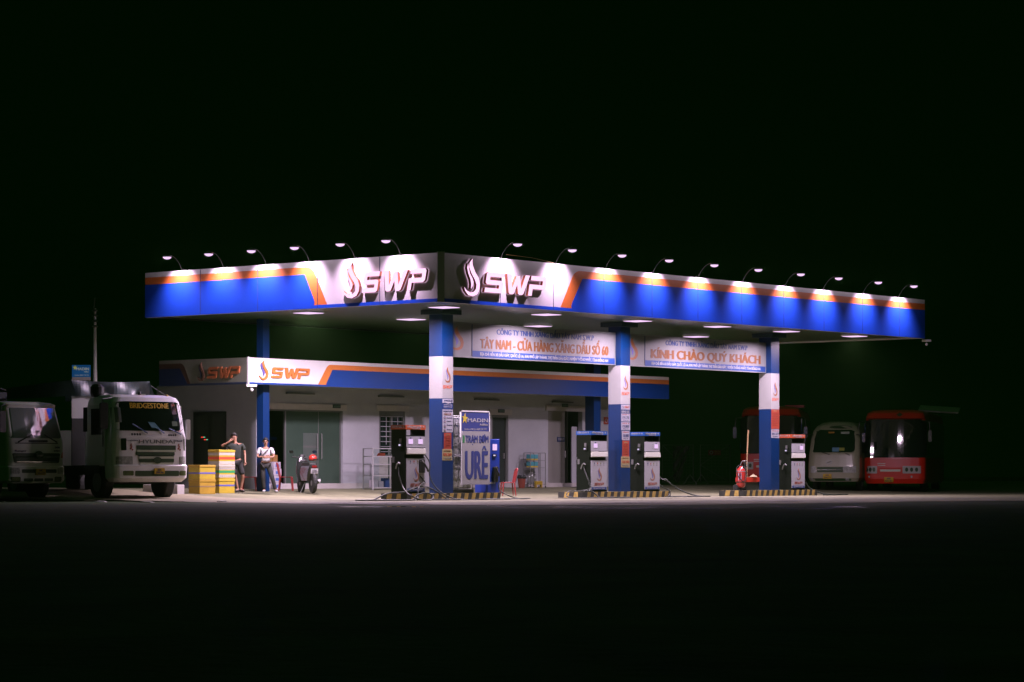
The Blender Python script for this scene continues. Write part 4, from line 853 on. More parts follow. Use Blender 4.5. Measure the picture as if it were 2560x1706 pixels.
# --- red coaches
BR = mat('bus_red', (.46, .012, .004), .35, noise=.08, coat=.2); BGL = mat('bus_glass', (.006, .012, .008), .04, spec=1)
def coach(px, Y, yaw, lab, hatch, side=1):
    g = gp(px, Y); t = thing('red_coach', lab, 'coach', g, CR+math.radians(yaw), 'red coaches at the right')
    lv = [(.32, 1.12, .04, 9, .2), (.5, 1.19, -.02, 9, .24), (.95, 1.2, -.03, 9, .26), (1.30, 1.2, 0, 9, .26), (2.85, 1.17, .22, 9, .26), (2.90, 1.16, .12, 9, .26), (3.1, 1.1, .22, 9, .3), (3.2, .95, .45, 8.9, .35), (3.24, .7, .8, 8.6, .4)]
    K = Face(lv, .1); X = lambda a: (a-1440)/312; Z = lambda b: .27+(1240-b)/331
    m = MB(); hull(m, lv, BR, .1); m.build('body', t)
    m = MB(); hull(m, [(z, interp(z, [(l[0], l[1]) for l in lv])+.006, interp(z, [(l[0], l[2]) for l in lv])-.006, 8.99, .26) for z in (1.34, 1.8, 2.3, 2.8)], BGL, .1); m.build('window_band', t)
    m = MB(); K.plate(m, -1.19, 1.19, Z(885), Z(386), BGL, .02, .05, -1.155, 1.155, 20, 10); m.build('windscreen', t)
    m = MB(); m.box(-1.222, -1.19, .5, 8.6, 1.45, 2.72, BGL); m.build('side_glass', t)
    m = MB(); m.box(1.19, 1.222, .5, 8.6, 1.45, 2.72, BGL); m.build('side_glass', t)
    m = MB(); K.plate(m, X(1445), X(1775), Z(806), Z(780), mat('dash_card', (.3, .32, .3), .6), .016, .01, nz=2); m.build('dash_card', t)
    m = MB(); K.plate(m, X(1380), X(1540), Z(868), Z(850), mat('dull_card', (.10, .11, .09), .6), .016, .01, nz=2); m.build('windscreen_card', t); m = MB(); K.plate(m, X(1158), X(1188), Z(550), Z(480), mat('dull_card2', (.12, .2, .14), .6), .016, .01, nx=2, nz=2); m.build('windscreen_card', t)
    for a, b in ((1068, 1228), (1540, 1800)):
        m = MB(); K.plate(m, max(X(a), -1.17), min(X(b), 1.17), Z(1092), Z(995), mat('lens_housing', (.35, .36, .32), .25), .012, .03, nx=6, nz=3); hl = m.build('headlight', t)
        for k in range(3):
            xc = X(1100+45*k) if a < 1400 else X(1590+60*k); m = MB(); m.prism([(xc+.06*math.cos(j*.524), Z(1042)+.085*math.sin(j*.524)) for j in range(12)], K.fr(.012), 0, .012, mat('lamp_core', (.05, .08, .05), .15, metal=.5)); m.build('bulb_reflector', hl)
    m = MB(); K.plate(m, X(1265), X(1515), Z(1068), Z(1040), GRL, .012, .015, nz=2); m.build('chrome_strip', t)
    m = MB(); 
    for zc in (962, 985): K.plate(m, X(1235), X(1330), Z(zc+4), Z(zc-4), GRL, .008, .005, nz=2)
    K.plate(m, -.9, .9, Z(905), Z(900), mat('bus_dark_red', (.2, .012, .006), .4), .006, .002, nz=2); m.build('vent_lines', t)
    for a in (1130, 1650): m = MB(); xc = X(a); m.prism([(xc+.04*math.cos(j), Z(1135)+.05*math.sin(j)) for j in range(6)], K.fr(.01), 0, .01, LENS); m.build('fog_lamp', t)
    plate_no(t, K, X(1318), X(1428), Z(1205), Z(1140), '60B', '021.85')
    m = MB(); xc = X(1497); m.prism([(xc-.13, Z(325)), (xc-.06, Z(312)), (xc, Z(298)), (xc+.06, Z(312)), (xc+.13, Z(325)), (xc+.05, Z(345)), (xc, Z(355)), (xc-.05, Z(345))], K.fr(.01), 0, .01, GRN); m.build('emblem', t)
    m = MB(); m.tube([(X(1480), K.y(0, 1.6)-.04, Z(800)), (X(1560), K.y(0, 1.5)-.04, Z(880))], .014, BLACK, 5); m.build('wiper', t)
    for s_ in (-1, 1):
        m = MB(); m.tube([(s_*1.05, .2, 2.8), (s_*1.36, -.05, 2.75), (s_*1.40, -.1, 2.4)], .02, BLACK, 6); m.prism(rrect(s_*1.40-.07, s_*1.40+.07, 1.95, 2.4, .04, 3), FRONT(-.1), 0, .08, mat('mirror_shell', (.3, .32, .3), .15, metal=.8)); m.build('mirror', t)
        wheel(t, s_*1.0, 1.9, .48, .28); wheel(t, s_*1.0, 7.0, .48, .3)
    if hatch:
        m = MB(); m.M = Matrix.Translation((1.45, 3.5, 3.30)) @ Matrix.Rotation(math.radians(4), 4, 'Y') @ Matrix.Rotation(math.radians(14), 4, 'X'); m.box(-.8, .8, -.45, .45, -.03, .03, mat('hatch_white', (.3, .33, .27), .5)); m.box(.1, .7, -.46, -.1, -.035, .0, mat('hatch_recess', (.08, .1, .07), .6)); m.M = None
        m.tube([(.7, 3.5, 3.2), (.8, 3.5, 3.3)], .03, DARK, 6); m.build('roof_hatch', t)
    else:
        m = MB(); m.box(.5, 1.25, 1.6, 2.6, 3.2, 3.3, BR); m.build('roof_box', t)
    return t
coach(2236, 103.5, -14, 'red coach with an open pale roof hatch, farthest right vehicle', True)
coach(1926, 104.5, -9, 'red coach partly hidden behind the right blue and white column', False)
# --- beige minibus
MBG = mat('minibus_beige', (.26, .26, .17), .35, noise=.05, coat=.4)
g = gp(2083, 103); t = thing('minibus', 'beige rounded minibus parked between the two red coaches', 'minibus', g, CR+math.radians(-15))
lv = [(.36, .93, .06, 6.5, .2), (.5, 1.0, -.02, 6.5, .24), (.95, 1.01, -.02, 6.5, .26), (1.42, 1.0, .08, 6.5, .28), (2.0, .97, .34, 6.5, .3), (2.35, .9, .52, 6.5, .32), (2.55, .78, .72, 6.4, .35), (2.68, .6, .98, 6.2, .4), (2.73, .38, 1.25, 6.0, .3)]
K = Face(lv, .1); X = lambda a: (a-618)/305; Z = lambda b: .36+(1200-b)/331
m = MB(); hull(m, lv, MBG, .1); m.build('body', t, smooth=False)
m = MB(); K.plate(m, -.93, .93, Z(822), Z(528), BGL, .012, .16, -.78, .78, 14, 10); m.build('windscreen', t)
m = MB(); m.box(1.0, 1.02, .9, 6.2, 1.5, 2.15, BGL); m.build('side_glass', t)
m = MB(); m.box(-1.02, -1.0, .9, 6.2, 1.5, 2.15, BGL); m.build('side_glass', t)
m = MB(); m.prism([(X(680)+.45*math.cos(k*.2618), Z(492)+.06*math.sin(k*.2618)) for k in range(24)], K.fr(.01), 0, .01, GRN); m.build('route_panel', t)
m = MB(); K.plate(m, X(540), X(612), Z(572), Z(552), mat('sticker_amber', (.35, .17, .02), .5), .016, .005, nx=2, nz=2); m.build('windscreen_card', t); m = MB(); K.plate(m, X(690), X(790), Z(580), Z(552), mat('sticker_pale', (.3, .35, .28), .5), .016, .005, nx=2, nz=2)
m.build('windscreen_card', t); m = MB(); K.plate(m, X(600), X(680), Z(812), Z(758), mat('sticker_cyan', (.08, .2, .28), .5), .016, .005, nx=2, nz=2); m.build('windscreen_card', t); m = MB(); K.plate(m, X(682), X(745), Z(800), Z(760), mat('sticker_lime', (.2, .22, .02), .5), .016, .005, nx=2, nz=2); m.build('windscreen_card', t)
for sx in (-1, 1):
    m = MB(); a, b = (-.98, X(425)) if sx < 0 else (X(735), .98)
    K.plate(m, a, b, Z(1085), Z(1000), LENS, .014, .035, a, b-.08 if sx < 0 else b, 6, 3); m.build('headlight', t)
m = MB(); K.plate(m, X(425), X(735), Z(1078), Z(1012), GRN, .012, .02, nz=2); K.plate(m, X(430), X(730), Z(1052), Z(1042), CHROME, .02, .003, nz=2); m.build('grille', t)
plate_no(t, K, X(498), X(600), Z(1165), Z(1100), '60B', '036.71')
m = MB(); q_ = [(X(566)+.13*math.cos(k*.2618), Z(948)+.07*math.sin(k*.2618)) for k in range(24)]; m.prism(q_, K.fr(.006), 0, .01, STEEL); m.prism([(X(566)+(a-X(566))*.8, Z(948)+(b-Z(948))*.75) for a, b in q_], K.fr(.006), .01, .012, MBG); m.tube([(X(540), K.y(-.2, 1.1)-.03, Z(960)), (X(590), K.y(-.1, 1.1)-.03, Z(938))], .012, STEEL, 5); m.build('emblem', t)
m = MB(); K.plate(m, X(360), X(830), Z(1192), Z(1160), GRN, .01, .02, nz=2); m.build('air_intake', t)
for a in (350, 785): m = MB(); K.plate(m, X(a)-.07, X(a)+.07, Z(1185), Z(1150), LENS, .016, .02, nx=3, nz=2); m.build('fog_lamp', t)
for s_ in (-1, 1):
    m = MB(); m.tube([(s_*.85, .5, 2.2), (s_*1.15, .25, 2.2)], .015, BLACK, 6); m.prism(rrect(s_*1.17-.06, s_*1.17+.06, 1.9, 2.25, .03, 3), FRONT(.2), 0, .06, mat('mirror_shell', (.3, .32, .3), .15, metal=.8)); m.build('mirror', t)
    wheel(t, s_*.85, 1.4, .38, .22); wheel(t, s_*.85, 5.0, .38, .22)
for a in ((480, 822, 575, 850), (760, 835, 815, 858)): m = MB(); m.tube([(X(a[0]), K.y(X(a[0]), Z(a[1]))-.03, Z(a[1])), (X(a[2]), K.y(X(a[2]), Z(a[3]))-.03, Z(a[3]))], .014, BLACK, 5); m.build('wiper', t)

# ------------------------------------------------------------------ people
def skinned(name, parent, V_, E_, mt, sub=2):
    me = bpy.data.meshes.new(name); me.from_pydata([v[:3] for v in V_], E_, []); me.materials.append(mt)
    o = bpy.data.objects.new(name, me); col.objects.link(o); o.parent = parent
    sk = o.modifiers.new('s', 'SKIN'); sk.use_smooth_shade = True
    for i, v in enumerate(V_):
        r = v[3]; r = r if isinstance(r, tuple) else (r, r); me.skin_vertices[0].data[i].radius = r; me.skin_vertices[0].data[i].use_root = (i == 0)
    ss = o.modifiers.new('u', 'SUBSURF'); ss.levels = sub; ss.render_levels = sub
    return o
def chain(V_, E_, start, pts):
    p = start
    for q in pts: V_.append(q); E_.append((p, len(V_)-1)); p = len(V_)-1
    return p
HAIR = mat('black_hair', (.008, .008, .006), .6)
def person(loc, rz, lab, sc, J, shirt, trouser, shoe, shorts, strap=False):
    t = thing('person', lab, 'person', loc, rz); t.scale = (sc, sc, sc)
    V_ = [(*J['pelvis'], (.14, .10))]; E_ = []
    ch = chain(V_, E_, 0, [(*J['waist'], (.125, .09)), (*J['chest'], (.15, .10)), (*J['neck0'], (.06, .06)), (*J['neck'], (.05, .05)), (*J['jaw'], (.062, .075)), (*J['head'], (.078, .095)), (*J['crown'], (.055, .07))])
    for s_ in 'LR':
        chain(V_, E_, 2, [(*J['sh'+s_], .055), (*J['el'+s_], .04), (*J['wr'+s_], .028), (*J['ha'+s_], (.04, .02))])
        hx, hy, hz = J['ha'+s_]; wx, wy, wz = J['wr'+s_]; d = Vector((hx-wx, hy-wy, hz-wz)).normalized(); sd = d.cross(Vector((0, 1, .2))).normalized(); hi = len(V_)-1
        for k in range(4):
            o_ = sd*(.018*(k-1.5)); ln = (.055, .065, .06, .045)[k]
            chain(V_, E_, hi, [(hx+o_.x+d.x*.03, hy+o_.y+d.y*.03, hz+o_.z+d.z*.03, .009), (hx+o_.x*1.1+d.x*(.03+ln*.6), hy+o_.y+d.y*(.03+ln*.6)-.008, hz+o_.z+d.z*(.03+ln*.6), .008), (hx+o_.x*1.1+d.x*(.03+ln), hy+o_.y+d.y*(.03+ln)+.005, hz+o_.z+d.z*(.03+ln), .007)])
        chain(V_, E_, hi, [(hx+sd.x*.04, hy+sd.y*.04-.01, hz+sd.z*.04, .01), (hx+sd.x*.055+d.x*.03, hy+sd.y*.05-.015, hz+sd.z*.055+d.z*.03, .009)])
        chain(V_, E_, 0, [(*J['hip'+s_], .085), (*J['kn'+s_], .055), (*J['ca'+s_], .05), (*J['an'+s_], .035), (*J['to'+s_], (.04, .028))])
    body = skinned('body', t, V_, E_, SKIN)
    V_ = [(*J['pelvis'], (.165, .125))]; E_ = []
    chain(V_, E_, 0, [(*J['waist'], (.15, .12)), (*J['chest'], (.175, .125)), (*[a*.6+b*.4 for a, b in zip(J['chest'], J['neck0'])], (.12, .09)), (*J['neck0'], (.07, .07))])
    for s_ in 'LR':
        s, e = J['sh'+s_], J['el'+s_]; chain(V_, E_, 2, [(*s, .075), (*[a*.25+b*.75 for a, b in zip(s, e)], .062)])
    skinned('shirt', t, V_, E_, shirt)
    V_ = [(J['pelvis'][0], J['pelvis'][1], J['pelvis'][2]-.0, (.155, .12))]; E_ = []
    for s_ in 'LR':
        pts = [(*J['hip'+s_], .10), (*J['kn'+s_], .078)] if not shorts else [(*J['hip'+s_], .11), (*[a*.3+b*.7 for a, b in zip(J['hip'+s_], J['kn'+s_])], .095), (*J['kn'+s_], .09)]
        if not shorts: pts += [(*J['ca'+s_], .068), (*J['an'+s_], .06)]
        chain(V_, E_, 0, pts)
    skinned('shorts' if shorts else 'trousers', t, V_, E_, trouser)
    for s_ in 'LR':
        a, b = J['an'+s_], J['to'+s_]; skinned('shoe', t, [(a[0]-(b[0]-a[0])*.3, a[1]+.05, .04, .042), (a[0], a[1], .05, .048), ((a[0]+b[0])/2, (a[1]+b[1])/2, .04, .048), (b[0], b[1]-.02, .032, .036)], [(0, 1), (1, 2), (2, 3)], shoe)
    h = Vector(J['head']); cr = Vector(J['crown']); m = MB()
    vs = []; fs = []; n = 14; R = 7
    for j in range(R+1):
        for k in range(n):
            th = j/R*math.pi*.52; q = 2*math.pi*k/n; fr_q = max(0, -math.sin(q)); th2 = th*(1-.40*fr_q)
            vs.append((h.x+.088*math.sin(th2)*math.cos(q), h.y+.012+.108*math.sin(th2)*math.sin(q), h.z+.0+.125*math.cos(th2)+.005*math.sin(5*q)))
    for j in range(R):
        for k in range(n): fs.append((j*n+k, j*n+(k+1) % n, (j+1)*n+(k+1) % n, (j+1)*n+k))
    m.add(vs, fs, HAIR); o = m.build('hair', t, smooth=True); sd_ = o.modifiers.new('s', 'SOLIDIFY'); sd_.thickness = .015
    m = MB(); fy = h.y-.096
    m.lathe([(.006, -.012), (.014, -.004), (.012, .01)], (h.x, fy+.0, h.z-.03), SKIN, 'y', 8)
    for s_ in (-1, 1):
        m.box(h.x+s_*.03-.013, h.x+s_*.03+.013, fy+.0, fy+.02, h.z-.004, h.z+.006, HAIR); m.box(h.x+s_*.03-.017, h.x+s_*.03+.017, fy+.002, fy+.02, h.z+.022, h.z+.028, HAIR)
        m.lathe([(.005, -.02), (.014, 0), (.005, .02)], (h.x+s_*.085, h.y+.01, h.z-.01), SKIN, 'z', 8)
    m.box(h.x-.022, h.x+.022, fy+.006, fy+.03, h.z-.068, h.z-.060, mat('lips', (.2, .07, .06), .5)); m.build('face', t)
    if strap:
        m = MB(); m.tube([(-.17, -.03, 1.42), (-.08, -.15, 1.35), (.06, -.17, 1.22), (.17, -.12, 1.08), (.2, .0, 1.0)][::1] if strap > 0 else [(.14, -.05, 1.42), (.05, -.15, 1.33), (-.07, -.16, 1.2), (-.16, -.10, 1.05)], .012, BLACK, 6); m.build('bag_strap', t)
    return t
JB = dict(pelvis=(0, 0, .93), waist=(0, 0, 1.06), chest=(0, 0, 1.27), neck0=(0, 0, 1.41), neck=(0, -.01, 1.46), jaw=(0, -.025, 1.52), head=(0, -.015, 1.60), crown=(0, -.005, 1.67),
          shL=(-.20, 0, 1.38), elL=(-.26, -.08, 1.12), wrL=(-.05, -.22, 1.12), haL=(.05, -.23, 1.14), shR=(.20, 0, 1.38), elR=(.26, -.08, 1.12), wrR=(.06, -.25, 1.10), haR=(-.04, -.26, 1.11),
          hipL=(-.09, 0, .86), knL=(-.08, -.03, .48), caL=(-.07, 0, .33), anL=(-.04, .02, .08), toL=(-.07, -.15, .04), hipR=(.09, 0, .86), knR=(.2, -.05, .48), caR=(.25, -.03, .33), anR=(.31, 0, .08), toR=(.36, -.15, .04))
g = gp(664, 82.0); person(g, CR+.1, 'smiling person in white t-shirt and dark trousers standing with arms crossed', .985, JB, mat('tshirt_white', (.42, .43, .42), .8), mat('trousers_dark', (.02, .022, .018), .8), mat('shoe_white', (.4, .42, .4), .7), False, -1)
JA = dict(pelvis=(0, 0, .94), waist=(0, 0, 1.08), chest=(-.01, 0, 1.30), neck0=(-.02, 0, 1.45), neck=(-.03, -.01, 1.50), jaw=(-.05, -.03, 1.56), head=(-.06, -.02, 1.64), crown=(-.065, -.01, 1.71),
          shL=(-.21, 0, 1.40), elL=(-.44, -.08, 1.37), wrL=(-.24, -.14, 1.47), haL=(-.16, -.13, 1.53), shR=(.19, 0, 1.42), elR=(.26, .02, 1.16), wrR=(.27, -.06, .95), haR=(.27, -.09, .87),
          hipL=(-.09, 0, .87), knL=(-.03, -.05, .50), caL=(.0, .0, .36), anL=(.06, .02, .08), toL=(.0, -.15, .04), hipR=(.10, 0, .87), knR=(.2, -.05, .50), caR=(.19, .0, .36), anR=(.14, .03, .08), toR=(.24, -.14, .04))
g = gp(590, 81.3); person(g, CR+.1, 'person in dark polo shirt and shorts leaning an elbow on the stacked boxes', 1.04, JA, mat('shirt_dark', (.018, .026, .018), .8), mat('shorts_dark', (.012, .014, .012), .8), mat('sandal', (.03, .025, .02), .7), True)

# ------------------------------------------------------------------ boxes
YB = mat('box_yellow', (.40, .30, .02), .6, noise=.15, scale=5); YB2 = mat('box_orange', (.38, .24, .015), .6, noise=.2, scale=4); WB_ = mat('box_white', (.36, .36, .28), .7, noise=.1, scale=5)
def foam_box(px, Y, k, lab, base, bands, w=.68, d=.5, h=.44, zo=0, rot=0):
    g = gp(px, Y); t = thing('storage_box', lab, 'box', (g[0], g[1], g[2]+k*h+zo), rot, 'yellow and white boxes stacked by the truck')
    m = MB(); m.box(.012, w-.012, .012, d-.012, 0, h*.82, base); m.build('carton', t, bevel=.01)
    m = MB(); m.box(0, w, 0, d, h*.82, h-.004, bands[0]); m.build('lid', t, bevel=.012)
    for z0, z1, mt_, dots in bands[1]:
        m = MB(); m.box(.008, w-.008, .008, d-.008, z0*h, z1*h, mt_)
        if dots:
            for i in range(7): xx = .06+i*.09; m.prism([(xx+.014*math.cos(j), (z0+z1)/2*h+.014*math.sin(j)) for j in range(6)], FRONT(.008), 0, .003, NAVY)
            for i in range(5): xx = -.05-i*.09; m.prism([(xx+.014*math.cos(j), (z0+z1)/2*h+.014*math.sin(j)) for j in range(6)], LEFT(.008), 0, .003, NAVY)
        m.build('tape', t)
    return t
TB = mat('tape_blue', (.08, .09, .35), .5); TG = mat('tape_green', (.02, .25, .08), .5); TR = mat('tape_red', (.5, .06, .02), .5)
foam_box(548, 80, 0, 'bottom yellow box of the tall stack, with blue band', YB, (YB, [(.5, .6, TB, 0)]))
foam_box(548, 80, 1, 'middle box of the tall stack, green band between dotted white strips', YB, (WB_, [(.1, .3, WB_, 1), (.42, .58, TG, 0), (.64, .8, WB_, 1)]))
foam_box(548, 80, 2, 'top box of the tall stack, red band and white strips, leaned on', YB, (YB, [(.02, .22, WB_, 0), (.34, .52, TR, 0), (.62, .8, WB_, 0)]), h=.45, zo=-.02)
foam_box(499, 79, 0, 'lower orange box of the short stack nearest the truck', YB2, (YB2, [(.48, .56, mat('print_faded', (.22, .16, .08), .6), 0)]))
foam_box(499, 79, 1, 'upper yellow box of the short stack nearest the truck, blue band', YB, (YB2, [(.38, .48, TB, 0)]))
CW = mat('carton_white', (.40, .38, .42), .6, noise=.08)
g = gp(684, 84.6)
for k in range(4):
    t = thing('white_carton', ('bottom', 'second lowest', 'second highest', 'top')[k]+' white and blue carton of the stack behind the person in white', 'carton', (g[0], g[1], g[2]+k*.22), .1*(k % 2), 'white cartons stacked by the shop wall')
    m = MB(); m.box(0, .36, 0, .3, 0, .215, CW); m.build('carton', t, bevel=.004)
    m = MB(); m.prism([(.1, .05), (.3, .05), (.3, .14), (.1, .14)], FRONT(0), 0, .003, mat('carton_blue', (.05, .12, .38), .5)); m.build('printed_label', t)
t = thing('orange_parcel', 'small orange brown parcel on top of the white cartons', 'parcel', (g[0]+.05, g[1]+.05, g[2]+.88), .2)
m = MB(); m.box(0, .24, 0, .2, 0, .22, mat('parcel_brown', (.25, .12, .03), .7)); m.box(-.003, .243, .08, .11, 0, .223, YEL); m.build('wrapping', t, bevel=.01)
g = gp(648, 85.2); t = thing('clutter_sack', 'dark lumpy sacks piled against the wall between the two people', 'sack', g)
m = MB()
for k in range(3): m.lathe([(.08, 0), (.17, .05), (.18, .16), (.12, .24), (.03, .26)], (.02*k, .03*k, .24*k), mat('sack_dark', (.03, .035, .03), .8), n=12)
m.build('sack_cloth', t)

# ------------------------------------------------------------------ plastic chairs
def chair(px, Y, rz, lab, first=None):
    g = gp(px, Y)
    if first: c = copy_tree(first); c.location = g; c.rotation_euler = (0, 0, rz); c['label'] = lab; return c
    t = thing('plastic_chair', lab, 'chair', g, rz, 'red plastic chairs')
    m = MB(); m.box(-.2, .2, -.2, .2, .42, .445, PRED); m.build('seat', t, bevel=.01)
    for x in (-.19, .19):
        for y in (-.19, .19): m = MB(); m.tube([(x*1.12, y*1.15, 0), (x*.95, y*.95, .43)], [.016, .024], PRED, 6); m.build('leg', t)
    m = MB(); m.tube([(-.19, .19, .44), (-.2, .27, .82), (-.12, .29, .88), (.12, .29, .88), (.2, .27, .82), (.19, .19, .44)], .02, PRED, 6)
    for x in (-.11, -.04, .04, .11): m.tube([(x, .195, .44), (x, .28, .86)], .014, PRED, 5)
    m.build('backrest', t); return t
c0 = chair(624, 82.6, CR+math.pi/2, 'red plastic chair half behind the person in dark shirt')
chair(715, 83.8, CR+math.pi/2, 'red plastic chair to the right of the person in white', c0)
chair(1270, 85.2, CR-math.pi/2+.2, 'red plastic chair standing alone in front of the dark shop door', c0)

# ------------------------------------------------------------------ motorbike
g = gp(768, 82.5); t = thing('motorbike', 'black motorbike seen from behind with white number plate in front of the glass', 'motorbike', g, CR+math.radians(20))
t.scale = (1.12, 1.12, 1.12); MBK = mat('bike_black', (.012, .014, .012), .25, coat=.5)
for y in (.62, -.60):
    m = MB(); m.lathe([(.2, -.045), (.27, -.05), (.29, -.02), (.29, .02), (.27, .05), (.2, .045)], (0, y, .29), RUBBER, 'x', 24); w_ = m.build('wheel', t)
    m = MB(); m.lathe([(.04, -.05), (.2, -.03), (.2, .03), (.04, .05)], (0, y, .29), STEEL, 'x', 16); m.build('rim', w_)
m = MB(); hull(m, [(.35, .12, -.45, .35, .06), (.55, .15, -.62, .35, .08), (.72, .13, -.72, .3, .08), (.80, .10, -.70, .2, .08)], MBK, .02); m.build('body', t)
m = MB(); hull(m, [(.3, .17, .33, .42, .03), (.6, .2, .38, .5, .04), (.9, .16, .42, .58, .05), (1.0, .08, .45, .55, .03)], MBK, .02); m.build('leg_shield', t)
m = MB(); hull(m, [(.77, .12, -.62, .2, .06), (.84, .13, -.60, .22, .07), (.87, .09, -.55, .18, .06)], BLACK, .0); m.build('seat', t)
m = MB(); m.tube([(-.33, .38, 1.02), (-.15, .48, 1.0), (.15, .48, 1.0), (.33, .38, 1.02)], .018, BLACK, 7); m.lathe([(.02, -.06), (.09, -.03), (.1, .05), (.03, .1)], (0, .52, 1.0), MBK, 'y', 12); m.build('handlebar', t)
for s_ in (-1, 1):
    m = MB(); m.tube([(s_*.2, .45, 1.02), (s_*.3, .47, 1.14)], .008, BLACK, 5); m.prism(rrect(s_*.34-.06, s_*.34+.06, 1.12, 1.2, .03, 3), lambda a, b, d: (a, .47-d, b), 0, .02, CHROME); m.build('mirror', t)
m = MB(); m.prism([(-.1, .55), (.1, .55), (.1, .69), (-.1, .69)], lambda a, b, d: (a, -.74-d+(.62-b)*.3, b), 0, .008, mat('plate_white', (.6, .6, .6), .5)); m.text('60B6', -.06, .06, .63, .035, lambda a, b, d: (a, -.752-d+(.62-b)*.3, b), NAVY); m.text('541.27', -.08, .08, .57, .04, lambda a, b, d: (a, -.752-d+(.62-b)*.3, b), NAVY); m.build('number_plate', t)
m = MB(); m.prism(rrect(-.07, .07, .72, .78, .02, 3), FRONT(-.72), 0, .02, mat('tail_lens', (.15, .01, .01), .2)); m.build('tail_light', t)
m = MB(); m.tube([(.12, -.1, .25), (.14, -.55, .3), (.14, -.75, .36)], [.03, .05, .045], STEEL, 8); m.build('exhaust', t)
m = MB(); m.tube([(-.08, -.05, .3), (-.22, -.1, .02)], .012, STEEL, 5); m.build('side_stand', t)
th = thing('crash_helmet', 'red crash helmet hanging on the right handlebar of the motorbike', 'helmet', (0, 0, 0)); MW = Matrix.Translation(g) @ Matrix.Rotation(CR+math.radians(20), 4, 'Z'); hp = MW @ Vector((.27, .32, 1.08)); th.location = hp
m = MB(); m.lathe([(.12, -.06), (.135, 0), (.125, .06), (.09, .11), (.04, .135), (.005, .14)], (0, 0, 0), mat('helmet_red', (.42, .03, .02), .2, coat=.6), n=18); m.build('shell', th, smooth=True)
m = MB(); m.box(-.1, .1, -.145, -.11, -.05, .0, BLACK); m.build('visor', th)

# ------------------------------------------------------------------ display case, rack, bin
vv = 7.55; u0 = U(932, vv); t = thing('display_case', 'empty glass display cabinet with white frame behind the corner pump', 'cabinet', (u0, vv, zg(u0, vv)))
Wd, Dp, Ht = 1.25, .42, 1.38; m = MB()
for x in (0, Wd):
    for y in (0, Dp): m.box(x-.018, x+.018, y-.018, y+.018, 0, Ht, INKW if y == 0 else STEEL)
for z in (.06, .46, .84, 1.1, Ht-.02):
    mt_ = INKW
    m.box(.018, Wd-.018, -.014, .014, z, z+.025, mt_); m.box(-.014, .014, .018, Dp-.018, z, z+.02, STEEL); m.box(.018, Wd-.018, Dp-.014, Dp+.014, z, z+.02, STEEL)
m.build('frame', t)
for z in (.47, .85, 1.11):
    m = MB(); m.box(.02, Wd-.02, .02, Dp-.02, z+.01, z+.018, glass('shelf_glass', (.8, .88, .84), .1)); m.build('shelf', t)
m = MB(); m.box(.02, Wd-.02, -.006, -.002, .09, Ht-.03, glass('case_glass', (.88, .92, .9), .15)); m.build('pane', t)
for i, (x, h_, c_) in enumerate(((.15, .24, 'carton_white'), (.42, .2, 'carton_white'), (.72, .3, 'carton_blue2'))):
    o = thing('cabinet_box', ('pale', 'small pale', 'blue')[i]+' box on the floor of the glass display cabinet', 'box', (u0+x, vv+.1, zg(u0, vv)+.09)); m = MB(); m.box(0, .22, 0, .2, 0, h_, MC.get(c_) or mat('carton_blue2', (.04, .08, .25), .6)); m.box(-.002, .222, .09, .11, 0, h_+.002, FRAME); m.build('carton', o, bevel=.005)
o = thing('red_packet', 'red orange packet on the upper shelf of the glass cabinet', 'packet', (u0+.42, vv+.1, zg(u0, vv)+1.13)); m = MB(); m.prism([(0, 0), (.3, 0), (.3, .1), (.1, .1)], FRONT(0), -.12, 0, PRD); m.build('packet_body', o, bevel=.008)
vv = 8.15; u0 = U(1326, vv); g0_ = zg(u0, vv)
t = thing('goods_rack', 'grey metal rack on castors holding yellow and blue oil boxes by the shop wall', 'rack', (u0, vv, g0_))
Wd, Dp, Ht = .86, .3, 1.25; m = MB()
for x in (0, .56, Wd):
    for y in (0, Dp): m.tube([(x, y, .06), (x, y, Ht)], .014, STEEL, 6)
for z in (.12, .72, .98, Ht):
    m.tube([(0, 0, z), (Wd, 0, z), (Wd, Dp, z), (0, Dp, z)], .012, STEEL, 6, closed=True)
m.build('frame', t)
for z in (.12, .72, .98): m = MB(); m.box(.01, Wd-.01, .01, Dp-.01, z-.004, z+.004, FRAME); m.build('shelf', t)
for x in (0, Wd):
    for y in (0, Dp): m = MB(); m.lathe([(.02, -.012), (.032, 0), (.02, .012)], (x, y, .032), BLACK, 'x', 10); m.build('castor', t)
for i, (x, z, l) in enumerate(((.08, .985, 'left oil box on the top shelf of the rack'), (.3, .985, 'right oil box on the top shelf of the rack'), (.08, .725, 'left oil box on the middle shelf of the rack'), (.3, .725, 'right oil box on the middle shelf of the rack'))):
    o = thing('oil_box', 'cyan and yellow '+l, 'box', (u0+x, vv+.05, g0_+z), 0, 'oil boxes on the rack'); m = MB(); m.box(0, .2, 0, .2, .06, .21, mat('oil_cyan', (.06, .28, .32), .5, noise=.2, scale=15)); m.box(0, .2, 0, .2, 0, .058, mat('oil_yellow', (.45, .35, .04), .5)); m.build('carton', o, bevel=.006)
for i, (x, r, h_) in enumerate(((.12, .05, .42), (.28, .07, .48), (.44, .06, .36))):
    o = thing('steel_measure', ('narrow', 'tall wide', 'short')[i]+' steel fuel measure on the bottom shelf of the rack', 'can', (u0+x, vv+.16, g0_+.125)); m = MB(); m.lathe([(r, 0), (r, h_*.6), (r*.5, h_*.75), (r*.45, h_*.9), (r*.8, h_)], (0, 0, 0), STEEL, n=14); m.build('can_body', o, smooth=False); m = MB(); m.tube([(r, 0, h_*.2), (r+.04, 0, h_*.35), (r, 0, h_*.55)], .008, STEEL, 5); m.build('handle', o)
